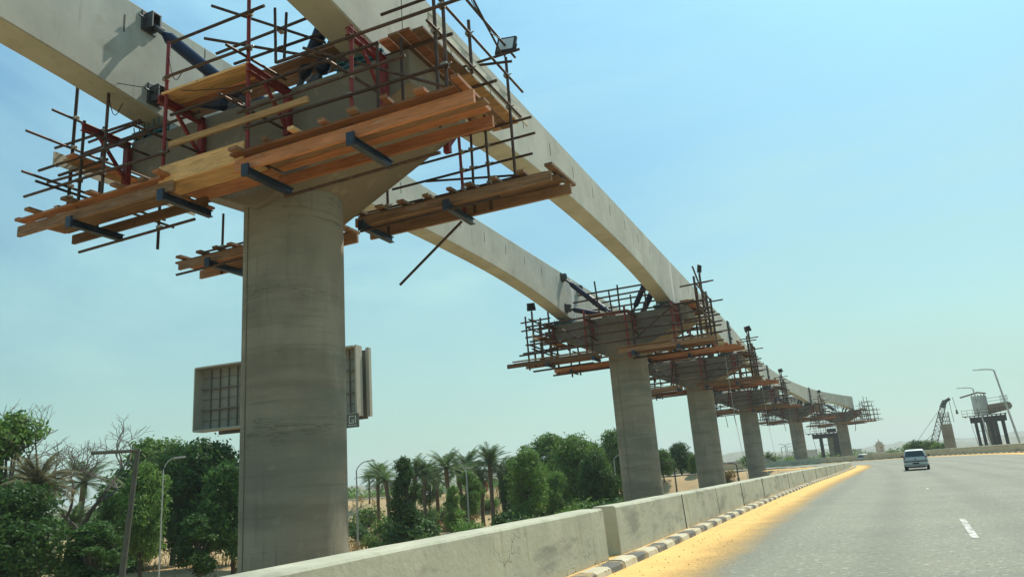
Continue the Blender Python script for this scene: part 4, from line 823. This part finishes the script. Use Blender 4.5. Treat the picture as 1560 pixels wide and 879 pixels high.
# ------------------------------------------------------------------ cars
def car(x, y, rz, paint, label, z=None, first={}):
    if 'r' in first: r = copy_tree(first['r'])
    else:
        r = empty('hatchback_car', (0, 0, 0), '', 'car', 'cars on the road'); first['r'] = r
        # y forward; rear at y=-1.95
        st = [(-1.92, .28, .30, .62), (-1.95, .34, .42, .80), (-1.93, .70, .78, .84), (-1.86, .86, .93, .84), (-1.2, .88, .93, .86), (-.2, .86, .90, .86), (.7, .84, .90, .85), (1.2, .72, .86, .82), (1.75, .58, .70, .74), (1.9, .36, .50, .6)]
        sec = [  # y, z bottom, z belt, half width
            (-1.93, .34, .60, .74), (-1.97, .28, .72, .80), (-1.90, .26, .92, .83), (-1.5, .24, .95, .84), (-.4, .22, .93, .845), (.6, .22, .90, .84), (1.2, .24, .84, .82), (1.7, .28, .70, .76), (1.88, .36, .56, .64)]
        b = MB(); n = 12
        for (yy, z0, z1, hw) in sec:
            zm = z0 + (z1 - z0) * .45
            ring = [(-hw*.82, z0), (-hw*.97, z0+.08), (-hw, zm), (-hw*.985, z1-.08), (-hw*.93, z1), (-hw*.5, z1+.01), (hw*.5, z1+.01), (hw*.93, z1), (hw*.985, z1-.08), (hw, zm), (hw*.97, z0+.08), (hw*.82, z0)]
            for xx, zz in ring: b.v.append((xx, yy, zz))
        m_ = len(sec); b.f = [(i*n+j, i*n+(j+1) % n, (i+1)*n+(j+1) % n, (i+1)*n+j) for i in range(m_-1) for j in range(n)] + [tuple(range(n))[::-1], tuple(range((m_-1)*n, m_*n))]; b.mi = [0]*len(b.f)
        # cabin
        k = len(b.v); cab = [(-1.90, .90, .775, .90), (-1.62, 1.36, .60, 1.36), (-1.3, 1.44, .60, 1.44), (-.2, 1.46, .61, 1.46), (.35, 1.38, .60, 1.38), (1.15, .86, .76, .86)]
        lo_ = [(-1.90, .90, .78), (-1.62, .90, .79), (-1.3, .90, .80), (-.2, .90, .80), (.35, .88, .80), (1.15, .82, .78)]
        cb = MB()
        for (a, l) in zip(cab, lo_):
            cb.v += [(-l[2], l[0] if a is cab[0] else a[0], l[1]), (-a[2], a[0], a[1]), (-a[2]*.6, a[0], a[1]+.02), (a[2]*.6, a[0], a[1]+.02), (a[2], a[0], a[1]), (l[2], a[0], l[1])]
        cb.f = [(i*6+j, i*6+j+1, (i+1)*6+j+1, (i+1)*6+j) for i in range(5) for j in range(5)] + [(0,1,2,3,4,5)[::-1], (30,31,32,33,34,35)]; cb.mi = [0]*len(cb.f)
        body = b.build('body', M['carpaint'], r, smooth=True); cb.build('roof', M['carpaint'], r, smooth=True)
        g = MB(); g.add([(-.68, -1.90, .95), (.68, -1.90, .95), (.56, -1.655, 1.35), (-.56, -1.655, 1.35)], [(0, 1, 2, 3)]); 
        for v in range(4): g.v[v] = (g.v[v][0], g.v[v][1] - .012, g.v[v][2])
        g.v += [(x_, y_ + .02, z_) for x_, y_, z_ in g.v[:4]]; g.f += [(4,5,6,7)[::-1], (0,4,5,1), (1,5,6,2), (2,6,7,3), (3,7,4,0)]; g.mi = [0]*6
        g.build('rear_window', M['carglass'], r)
        for s in (-1, 1):
            g = MB(); g.add([(s*.805, -1.35, .95), (s*.815, .75, .93), (s*.63, .30, 1.34), (s*.625, -1.2, 1.38), (s*.78, -1.35, .95), (s*.79, .75, .93), (s*.60, .30, 1.34), (s*.60, -1.2, 1.38)], [(0,1,2,3), (4,5,6,7), (0,1,5,4), (1,2,6,5), (2,3,7,6), (3,0,4,7)]); g.build('side_window', M['carglass'], r)
            t = MB(); t.add([(s*.80, -1.955, .66), (s*.66, -1.975, .66), (s*.70, -1.92, .98), (s*.80, -1.87, .98), (s*.80, -1.85, .66), (s*.66, -1.85, .66), (s*.70, -1.82, .98), (s*.80, -1.78, .98)], [(0,1,2,3), (4,5,6,7), (0,1,5,4), (1,2,6,5), (2,3,7,6), (3,0,4,7)]); t.build('tail_light', M['taillight'], r)
            m2 = MB(); m2.box((s*.93-.08, .55, .93), (s*.93+.08, .65, 1.06)); m2.box((s*.86-.05, .58, .95), (s*.86+.05, .62, .99)); m2.build('wing_mirror', M['trimblack'], r, bevel=.02)
            for yy in (-1.22, 1.2):
                w_ = MB(); w_.tube((s*.66, yy, .29), (s*.84, yy, .29), .29, 22); wo_ = w_.build('wheel', M['rubber'], r, bevel=.02); q = MB(); q.tube((s*.835, yy, .29), (s*.848, yy, .29), .18, 14); q.build('rim', M['rim'], wo_)
        bm_ = MB(); bm_.box((-.80, -2.03, .36), (.80, -1.88, .60)); bm_.build('bumper', M['carpaint'], r, bevel=.05)
        bm_ = MB(); bm_.box((-.78, -2.035, .595), (.78, -1.95, .635)); bm_.build('bumper_strip', M['trimblack'], r)
        q = MB(); q.box((-.22, -2.045, .42), (.22, -2.03, .53)); q.build('number_plate', M['trimblack'], r)
        q = MB(); q.bar((-.05, -1.93, .98), (.25, -1.86, 1.14), .02, .02); q.build('rear_wiper', M['trimblack'], r)
        q = MB(); q.box((-.6, -1.85, .16), (.6, -1.0, .26)); q.box((-.78, -.9, .2), (.78, .9, .27)); q.build('underbody', M['trimblack'], r)
        q = MB(); q.tube((0, -1.965, .79), (0, -1.985, .79), .05, 12); q.build('badge', M['trimblack'], r)
    zz = zr(x, y) if z is None else z
    r.location = (x, y, zz); r.rotation_euler = (0, 0, rz); r['label'] = label; return r
c1 = atz(1397, 716, .02); car_main = car(c1.x + .82, c1.y + 1.48, -R(28), None, 'silver hatchback driving away on the road ahead'); car_main.scale = (.84, .86, .87)
p = atd(1316, 697, 118); car(p.x, p.y, -R(30), None, 'pale car just beyond the end of the left barriers', z=p.z - .75)
p = atd(1045, 745, 128); car(p.x, p.y, -R(-60), None, 'small white car half hidden behind the barrier by the third pier', z=p.z - .7)

# ------------------------------------------------------------------ tower, buildings
d = 420; p = atd(1342, 690, d); q = atd(1342, 669, d); sc_ = (q.z - p.z) / 9
t = empty('stone_tower', (p.x, p.y, -3), 'distant square stone tower with a domed cap on the horizon', 'tower')
base = p.z + 3; b = MB(); b.box((-2*sc_, -2*sc_, 0), (2*sc_, 2*sc_, base + 5.0*sc_)); b.build('shaft', M['stone'], t)
b = MB(); b.box((-2.5*sc_, -2.5*sc_, base + 5.0*sc_), (2.5*sc_, 2.5*sc_, base + 5.6*sc_)); b.box((-1.6*sc_, -1.6*sc_, base + 5.6*sc_), (1.6*sc_, 1.6*sc_, base + 7.2*sc_)); b.build('gallery', M['stone'], t)
b = MB(); b.tube((0, 0, base + 7.2*sc_), (0, 0, base + 8.2*sc_), 1.1*sc_, 12, .5*sc_); b.tube((0, 0, base + 8.2*sc_), (0, 0, base + 9.6*sc_), .15*sc_, 6); b.build('cap', M['stone'], t)
for i, z in enumerate((1.2, 3.0)): b = MB(); b.box((-.5*sc_, -2.05*sc_, base + z*sc_), (.5*sc_, -1.98*sc_, base + (z+1)*sc_)); b.build('window', M['win'], t)
def house(px, py, d, wd, ht, label, m='wallpink'):
    p = atd(px, py, d); r = empty('low_building', (p.x, p.y, -3), label, 'building', rz=-math.atan2(p.x, p.y)); h = ht
    b = MB(); b.box((-wd/2, 0, 0), (wd/2, 6, h)); b.build('wall', M[m], r); b = MB(); b.box((-wd/2-.2, -.2, h), (wd/2+.2, 6.2, h+.3)); b.build('roof', M['roofm'], r)
    n = max(2, int(wd / 2.5))
    for i in range(n): x = -wd/2 + wd*(i+.5)/n; b = MB(); b.box((x-.45, -.03, h*.45), (x+.45, .02, h*.75)); b.build('window', M['win'], r)
house(1127, 715, 125, 9, 4.3, 'low pinkish building between the third and fourth piers'); house(655, 748, 118, 7, 3.4, 'low pale building behind the palm grove', 'stone'); house(1105, 722, 140, 8, 3.6, 'small flat-roofed building left of the pink one', 'stone')
# far settlement: small pale blocks on the hill foot
rg = random.Random(9)
for i in range(12):
    px = rg.choice([rg.uniform(1150, 1260), rg.uniform(1290, 1370)]); d = rg.uniform(330, 600); p = atd(px, 700, d); r = MB(); w_ = rg.uniform(5, 12); h = rg.uniform(4, 8)
    r.box((-w_/2, 0, 0), (w_/2, 6, h)); r.box((-w_/2-.2, -.2, h), (w_/2+.2, 6.2, h+.4)); o = r.build('distant_building', M['roofm']); o.location = (p.x, p.y, -3.2)
    tag(o, 'small pale building far off at the foot of the hills', 'building', 'distant buildings below the hills')

# ------------------------------------------------------------------ vegetation
def leaf_cloud(blobs, n, size, seed, droop=.0):
    rg = random.Random(seed); V, Fc = [], []
    wsum = [b[3] ** 2 for b in blobs]; tot = sum(wsum)
    for b, wt in zip(blobs, wsum):
        cx, cy, cz, r, fl = b; m_ = int(n * wt / tot / 5)
        for _ in range(m_):
            while True:
                x, y, z = rg.uniform(-1, 1), rg.uniform(-1, 1), rg.uniform(-1, 1); q = x*x + y*y + z*z
                if .12 < q < 1: break
            q = math.sqrt(q); k = (q ** .35) / q * (1 + .22 * mn.noise((x*2.2 + seed, y*2.2, z*2.2 + cx)) * 2)
            if mn.noise((x*3.1 + cx, y*3.1 + seed, z*3.1)) < -.22: continue
            c = Vector((cx + x*k*r, cy + y*k*r, cz + z*k*r*fl))
            for _ in range(5):
                p = c + Vector((rg.gauss(0, 1), rg.gauss(0, 1), rg.gauss(0, .8))) * size * 1.1
                nrm = (Vector((x, y, z + .25)).normalized() + Vector((rg.gauss(0, .7), rg.gauss(0, .7), rg.gauss(0, .7)))).normalized(); a = Vector((rg.gauss(0, 1), rg.gauss(0, 1), rg.gauss(0, 1))).cross(nrm).normalized() * size * rg.uniform(.6, 1.2); bb = nrm.cross(a).normalized() * size * rg.uniform(.3, .6)
                i = len(V); V += [p - a, p + bb, p + a, p - bb]; Fc.append((i, i+1, i+2, i+3))
    return V, Fc
def make_tree(name, seed, crown_w, crown_h0, H, m, nb=9, nl=7000, leaf=.16, trunk_r=.18, lean=0):
    rg = random.Random(seed); r = empty(name, (0, 0, 0), '', 'tree'); blobs = []
    top = H; cz = (crown_h0 + H) / 2
    for i in range(nb):
        a = rg.uniform(0, 6.28); t = rg.random(); z = crown_h0 + (H - crown_h0) * (.12 + .8 * (i + .5) / nb); prof = math.sin(math.pi * min(1, max(.12, (z - crown_h0) / (H - crown_h0)) * .85 + .12)) ; rr = crown_w * .5 * prof
        br = crown_w * rg.uniform(.11, .21); blobs.append((math.cos(a) * max(0, rr - br*.5) * rg.uniform(.5, 1), math.sin(a) * max(0, rr - br*.5) * rg.uniform(.5, 1), min(z, H - br*.8), br, rg.uniform(.7, .95)))
    blobs.append((0, 0, H - crown_w*.2, crown_w*.2, .85))
    b = MB(); pts = []; hgt = crown_h0 + (H - crown_h0) * .6
    for i in range(7): t = i/6; pts.append((.25 * math.sin(t*3 + seed) + lean*t*H, .2 * math.cos(t*2.3 + seed) - .2, t * hgt))
    b.path(pts, [trunk_r * (1.25 - .95 * i/6) for i in range(7)], 9)
    for bl in blobs:
        s_ = Vector(pts[rg.choice([2, 3, 3, 4])]); e = Vector(bl[:3]); m1 = s_.lerp(e, .5) + Vector((0, 0, .3)); b.path([s_, m1, e], [trunk_r*.45, trunk_r*.3, trunk_r*.08], 6)
        for _ in range(3): f_ = e + Vector((rg.uniform(-1, 1), rg.uniform(-1, 1), rg.uniform(-.5, 1))) * bl[3] * .8; b.path([m1.lerp(e, .6), f_], [trunk_r*.15, trunk_r*.04], 4)
    b.build('trunk', M['bark'], r, smooth=True)
    V, Fc = leaf_cloud(blobs, nl, leaf, seed); c = MB(); c.v = [tuple(v) for v in V]; c.f = Fc; c.mi = [0]*len(Fc); c.build('crown', M[m], r); return r
def make_palm(seed, H, m, nf=34, fl=2.6, tr=.2):
    rg = random.Random(seed); r = empty('date_palm', (0, 0, 0), '', 'palm tree'); b = MB(); pts = [(.2*math.sin(i*.5+seed)*i/6, .15*math.cos(i*.4)*i/6, H*i/6) for i in range(7)]
    b.path(pts, [tr*1.3, tr, tr*.95, tr*.95, tr, tr*1.1, tr*1.2], 9); b.build('trunk', M['barkp'], r, smooth=True)
    top = Vector(pts[-1]); c = MB(); V, Fc = [], []
    for k in range(nf):
        a = rg.uniform(0, 6.28); el = rg.uniform(-.45, 1.5); L_ = fl * rg.uniform(.8, 1.1); hd = Vector((math.cos(a), math.sin(a), 0)); p = top.copy(); seg = 9; prev = p; side = Vector((-hd.y, hd.x, 0))
        for i in range(seg):
            ang = el - (i/seg) ** 1.3 * (.75 + .35 * rg.random()); d_ = hd * math.cos(ang) + Vector((0, 0, math.sin(ang))); q = prev + d_ * L_/seg; nrm = side.cross(d_)
            n0 = len(V); w_ = .022; V += [prev - side*w_, prev + side*w_, q + side*w_*.8, q - side*w_*.8]; Fc.append((n0, n0+1, n0+2, n0+3))
            ll = .55 * math.sin(math.pi * (i + 1.2) / (seg + 1.6)) + .08
            for s in (-1, 1):
                for j in range(3):
                    o = prev.lerp(q, (j + .5)/3); tip = o + (side * s * .8 + d_ * .75 + nrm * .25 - Vector((0, 0, .15))).normalized() * ll * rg.uniform(.8, 1.15); wv = d_ * .035; n0 = len(V); V += [o - wv, o + wv, tip]; Fc.append((n0, n0+1, n0+2))
            prev = q
    c.v = [tuple(v) for v in V]; c.f = Fc; c.mi = [0]*len(Fc); c.build('crown', M[m], r); return r
def make_bare(seed, H):
    rg = random.Random(seed); r = empty('bare_tree', (0, 0, 0), '', 'tree'); b = MB(); tw = MB()
    def grow(p, d, L_, rad, depth):
        if depth == 0 or rad < .006: return
        k = 4; pts = [p]; dd = d
        for i in range(k): dd = (dd + Vector((rg.gauss(0, .16), rg.gauss(0, .16), rg.gauss(.02, .12)))).normalized(); pts.append(pts[-1] + dd * L_ / k)
        (b if depth > 4 else tw).path(pts, [rad * (1 - .35*i/k) for i in range(k+1)], 6 if depth > 4 else 4)
        for j in range(rg.choice([2, 3, 3])):
            ax = Vector((rg.gauss(0, 1), rg.gauss(0, 1), rg.gauss(.25, .6))).normalized(); grow(pts[rg.choice([k, k, k-1])], (dd + ax * .75).normalized(), L_ * rg.uniform(.62, .82), rad * .62, depth - 1)
    grow(Vector((0, 0, -.1)), Vector((.05, 0, 1)), H * .30, .16, 7)
    b.build('trunk', M['bark'], r, smooth=True); tw.build('twigs', M['twig'], r); return r
def make_shrub(seed, m, n=1500, size=.13):
    rg = random.Random(seed); r = empty('shrub', (0, 0, 0), '', 'shrub'); bl = [(rg.uniform(-.8, .8), rg.uniform(-.6, .6), rg.uniform(.5, 1.1), rg.uniform(.5, .75), .9) for _ in range(5)]; V, Fc = leaf_cloud(bl, n, size, seed)
    c = MB(); c.v = [tuple(v) for v in V]; c.f = Fc; c.mi = [0]*len(Fc); c.build('crown', M[m], r); b = MB()
    for x in bl: b.path([(x[0]*.2, x[1]*.2, -.1), (x[0]*.7, x[1]*.7, x[2]*.6), x[:3]], [.04, .03, .01], 5)
    b.build('stem', M['bark'], r); return r
PROT = {}
def proto(key, fn):
    if key not in PROT: PROT[key] = [fn(), False]
    r, used = PROT[key]; PROT[key][1] = True
    return r if not used else copy_tree(r)
def put(key, fn, px, ytop, d, H0, label, group=None, cat=None, wscale=1, rot=None, cm=None, zoff=0):
    p = atd(px, ytop, d); z0 = gz(p.x, p.y) + zoff; s = (p.z - z0) / H0; o = proto(key, fn); o.location = (p.x, p.y, z0 - .05)
    # crown materials differ per instance through object-level material slots
    o.scale = (s * wscale, s * wscale, s); o.rotation_euler = (0, 0, rot if rot is not None else (px * 1.7) % 6.28); o['label'] = label
    if group: o['group'] = group
    if cat: o['category'] = cat
    if cm:
        for ch in o.children:
            if ch.name.startswith('crown'): ch.material_slots[0].link = 'OBJECT'; ch.material_slots[0].material = M[cm]
    return o
TA = ('a', lambda: make_tree('leafy_tree', 3, 6.0, 1.6, 9, 'leaf', 26, 15000, .165)); TB = ('b', lambda: make_tree('leafy_tree', 8, 5.0, 2.2, 9, 'leaf', 20, 12000, .155)); TCn = ('c', lambda: make_tree('leafy_tree', 15, 3.4, .8, 8, 'leafd', 20, 11000, .15)); TD = ('d', lambda: make_tree('leafy_tree', 22, 7.2, 1.0, 8, 'leafd', 32, 17000, .17))
PA = ('pa', lambda: make_palm(1, 7, 'palm', 46)); PB = ('pb', lambda: make_palm(5, 5.6, 'palm', 40)); PC = ('pc', lambda: make_palm(9, 6, 'palmd', 60, 2.2)); BT = ('bt', lambda: make_bare(4, 9)); BT2 = ('bt2', lambda: make_bare(12, 9)); SH = ('sh', lambda: make_shrub(2, 'leaf')); SH2 = ('sh2', lambda: make_shrub(6, 'leafd', 1800))
PH = {'pa': 8.3, 'pb': 6.9, 'pc': 7.6}
TR = [  # kind, px, ytop, dist, base H, width scale, crown material, label
 (TB, 12, 628, 55, 9, 1.1, 'leaf', 'tall thin-crowned tree cut by the left frame edge'),
 (TD, 22, 738, 46, 8, 1.25, 'leafd', 'dark bushy tree in the lower left corner'),
 (BT, 62, 648, 60, 7.3, 1.1, None, 'leafless tree behind the dry palm'),
 (BT2, 160, 662, 60, 7.3, 1.35, None, 'wide leafless tree left of the pole with the flat arm'),
 (PC, 66, 690, 50, 7.6, 1.0, None, 'shaggy dry palm with grey fronds near the left edge'),
 (TA, 232, 668, 66, 9, 1.15, 'leaf', 'broad green tree rising behind the thick leaning pole'),
 (TA, 222, 704, 50, 9, .75, 'leafl', 'light green feathery tree beside the thin lamp'),
 (TD, 316, 672, 56, 8, .95, 'leafd', 'large dark green tree left of the nearest pier'),
 (TD, 352, 704, 48, 8, .8, 'leafd', 'dark tree touching the left side of the nearest pier'),
 (TCn, 148, 792, 44, 8, 1.8, 'leafd', 'low dark tree on the sand between bare trunks'),
 (TCn, 300, 780, 46, 8, 1.5, 'leafd', 'dark low tree left of the pier foot'),
 (TB, 178, 752, 58, 9, .8, 'leaf', 'small tree with a bare straight trunk on the sand'),
 (TCn, 614, 694, 58, 8, .92, 'leafd', 'narrow dark green tree standing alone right of the nearest pier'),
 (TB, 652, 706, 92, 9, .9, 'leaf', 'round tree between the palms'),
 (TB, 712, 716, 68, 9, .9, 'leaf', 'tree in front of the tall palms'),
 (TCn, 690, 738, 64, 8, 1.0, 'leafl', 'small fresh green tree by the slim lamp'),
 (TA, 738, 730, 98, 9, .7, 'leafo', 'orange flowering tree behind the palms'),
 (TA, 800, 684, 64, 9, .95, 'leaf', 'front tree of the dense clump left of the second pier'),
 (TA, 833, 661, 82, 9, 1.25, 'leaf', 'highest domed tree of the dense clump'),
 (TD, 872, 664, 74, 8, .95, 'leaf', 'tall tree at the middle of the dense clump'),
 (TD, 905, 688, 68, 8, .8, 'leafd', 'dark tree at the right of the dense clump'),
 (TA, 782, 696, 76, 9, .85, 'leafd', 'dark tree at the left flank of the dense clump'),
 (TA, 935, 654, 92, 9, .95, 'leaf', 'broad tree directly left of the second pier'),
 (TD, 845, 718, 70, 8, .75, 'leafl', 'low bright tree at the foot of the dense clump'),
 (TD, 1008, 684, 98, 8, .9, 'leaf', 'tree showing just right of the second pier'),
 (TD, 1034, 674, 108, 8, 1.1, 'leafd', 'dark round tree between the second and third piers'),
 (TD, 1056, 692, 100, 8, .8, 'leafl', 'green tree touching the third pier'),
 (TA, 276, 674, 62, 9, 1.0, 'leaf', 'green tree between the broad tree and the large dark one'),
 (TD, 892, 672, 88, 8, .9, 'leaf', 'rear tree filling the dense clump beside the second pier'),
 (TD, 815, 700, 90, 8, .9, 'leafd', 'dark tree behind the front of the dense clump'),
 (TD, 190, 742, 72, 8, .9, 'leafd', 'dark tree behind the straight trunks at left'),
 (TA, 960, 668, 96, 9, .9, 'leafd', 'dark tree hidden mostly by the second pier'),
]
for (key, fn), px, yt, d, H0, ws, cm, lab in TR: put(key, fn, px, yt, d, H0, lab, 'trees beyond the barrier', None, ws, cm=cm)
PL = [(PA, 575, 711, 88), (PB, 590, 714, 86), (PA, 562, 719, 100), (PB, 628, 703, 84), (PA, 645, 706, 82), (PB, 664, 712, 88), (PA, 680, 695, 78), (PB, 700, 700, 82), (PA, 713, 692, 84), (PA, 745, 687, 76), (PB, 763, 696, 78), (PB, 731, 710, 80), (PB, 108, 773, 62), (PA, 1170, 692, 150), (PB, 1181, 694, 150), (PB, 205, 735, 62), (PB, 278, 745, 66), (PA, 128, 712, 74)]
PN = ['palm second from the left in the grove', 'third palm of the grove from the left', 'leftmost palm of the grove by the pale lamp', 'palm just right of the lone dark tree', 'palm above the round tree', 'short palm of the grove beside the round tree', 'tall palm left of the slim lamp', 'palm right behind the slim lamp', 'high palm at the middle of the grove',
      'tallest palm of the grove', 'last palm of the grove beside the dense clump', 'short palm below the tallest one', 'small palm alone on the sand at left', 'distant palm right of the fourth pier', 'second distant palm right of the fourth pier', 'palm hidden in the left trees behind the leaning pole', 'palm among dark trees left of the nearest pier', 'palm behind the bare trees at left']
for ((key, fn), px, yt, d), lab in zip(PL, PN): put(key, fn, px, yt, d, PH[key], lab, 'palms beyond the barrier', None, 1.15)
# right side bushes
for px, yt, d, ws, cm, lab in [(1394, 671, 150, 1.0, 'leafd', 'dark ragged bushy tree above the silver car'), (1412, 671, 150, 1.1, 'leaf', 'wide green bushy tree left of the crane boom'), (1430, 674, 146, .95, 'leaf', 'green bushy tree at the foot of the unfinished column'), (1383, 676, 168, .9, 'leaf', 'smaller pale green bush at the left of the row by the crane')]:
    put('d', TD[1], px, yt, d, 8, lab, 'bushes beyond the outer bend', 'bush', ws, cm=cm)
for i, (px, yt, d, ws, lab) in enumerate([(1360, 682, 200, 1.6, 'low bush by the distant tower'), (1478, 683, 150, .8, 'small bush beside the shuttered pier'), (1318, 687, 230, 1.8, 'low far bush left of the distant tower'), (1372, 681, 230, 1.9, 'low far bush right of the distant tower')]):
    put('sh', SH[1], px, yt, d, 1.7, lab, 'low bushes near the horizon', None, ws * .6, cm='leaf')
rg = random.Random(44)
spots = [(rg.uniform(532, 940), rg.uniform(56, 100)) for _ in range(46)] + [(rg.uniform(0, 350), rg.uniform(46, 95)) for _ in range(9)] + [(rg.uniform(1010, 1200), rg.uniform(90, 170)) for _ in range(12)]
for i, (px, d) in enumerate(spots):
    p = atd(px, 760, d); h = rg.uniform(.9, 2.6); z0 = gz(p.x, p.y); o = proto(*(SH if i % 3 else SH2)); s = h / 1.7; o.location = (p.x, p.y, z0 - .05); o.scale = (s * rg.uniform(.9, 1.5),) * 2 + (s,); o.rotation_euler = (0, 0, rg.uniform(0, 6))
    o['label'] = 'rounded green shrub growing on the sand beyond the barrier'; o['group'] = 'shrubs on the sand'
    for ch in o.children:
        if ch.name.startswith('crown'): ch.material_slots[0].link = 'OBJECT'; ch.material_slots[0].material = M[rg.choice(['leaf', 'leafd', 'leafl', 'leaf', 'leaf', 'dry'] if d > 72 else ['leaf', 'leafd', 'leafl'])]
# grass and stones
g = MB(); rg = random.Random(5); V, Fc = [], []
for _ in range(5200):
    px = rg.choice([rg.uniform(0, 370), rg.uniform(528, 960), rg.uniform(528, 800)]); d = rg.uniform(42, 120); p = atd(px, 760, d)
    if mn.noise((p.x*.09, p.y*.09, 3)) < -.05: continue
    z0 = gz(p.x, p.y) + .3 * mn.noise((p.x*.06, p.y*.06, 0)) - .1; h = rg.uniform(.2, .7)
    for _k in range(5):
        a = rg.uniform(0, 6.28); q = Vector((p.x + rg.gauss(0, .2), p.y + rg.gauss(0, .2), z0)); s_ = Vector((math.cos(a), math.sin(a), 0)) * .05; n0 = len(V); V += [q - s_, q + s_, q + Vector((rg.gauss(0, .18), rg.gauss(0, .18), h))]; Fc.append((n0, n0+1, n0+2))
g.v = [tuple(v) for v in V]; g.f = Fc; g.mi = [0]*len(Fc); tag(g.build('dry_grass', M['dry']), 'dry yellow grass scattered over the sand', 'grass', kind='stuff')
g = MB(); rg = random.Random(6)
for _ in range(1500):
    i = rg.randrange(4, 90); p = KR[i]; lat = abs(rg.gauss(0, .5)); q = offset(KR, lat)[i] if False else p + Vector((.9, -.42, 0)) * (lat - .3); q = q + Vector((rg.uniform(-.3, .3), rg.uniform(-.3, .3), 0))
    s_ = rg.uniform(.003, .010); z = zr(q.x, q.y) + (.1 if lat < .3 else .02); g.add([(q.x-s_, q.y, z), (q.x, q.y-s_, z), (q.x+s_, q.y, z), (q.x, q.y+s_, z), (q.x, q.y, z+s_), (q.x, q.y, z-s_)], [(0,1,4), (1,2,4), (2,3,4), (3,0,4), (1,0,5), (2,1,5), (3,2,5), (0,3,5)])
tag(g.build('pebbles', M['seam']), 'small dark stones lying on the sand by the kerb', 'gravel', kind='stuff')

# far tree belt as small separate-looking mass
g = MB(); rg = random.Random(12); V, Fc = [], []
for _ in range(260):
    px = rg.uniform(0, 1330); d = rg.uniform(150, 260); p = atd(px, 760, d); r_ = rg.uniform(1.6, 3.4); bl = [(p.x + rg.uniform(-1, 1), p.y, -3 + r_*.8, r_, .8)]
    v, f_ = leaf_cloud(bl, 420, .42, _); n0 = len(V); V += v; Fc += [tuple(i + n0 for i in q) for q in f_]
g.v = [tuple(v) for v in V]; g.f = Fc; g.mi = [0]*len(Fc); tag(g.build('distant_scrub', M['leaf']), 'far belt of scrub and trees reading as one mass', 'scrub', kind='stuff')

# ------------------------------------------------------------------ haze
hb = MB(); hb.box((-3200, -500, -8), (3600, 4400, 120)); hz = bpy.data.materials.new('haze_air'); hz.use_nodes = True; nt = hz.node_tree; nt.nodes.clear()
pv = nt.nodes.new('ShaderNodeVolumePrincipled'); pv.inputs['Density'].default_value = .0004; pv.inputs['Color'].default_value = (.88, .95, .92, 1); pv.inputs['Anisotropy'].default_value = .2
oo = nt.nodes.new('ShaderNodeOutputMaterial'); nt.links.new(pv.outputs[0], oo.inputs['Volume'])
HAZE = True
if HAZE: tag(hb.build('haze', hz), 'thin pale haze over the whole scene', 'haze', kind='stuff')
sc.cycles.volume_bounces = 0
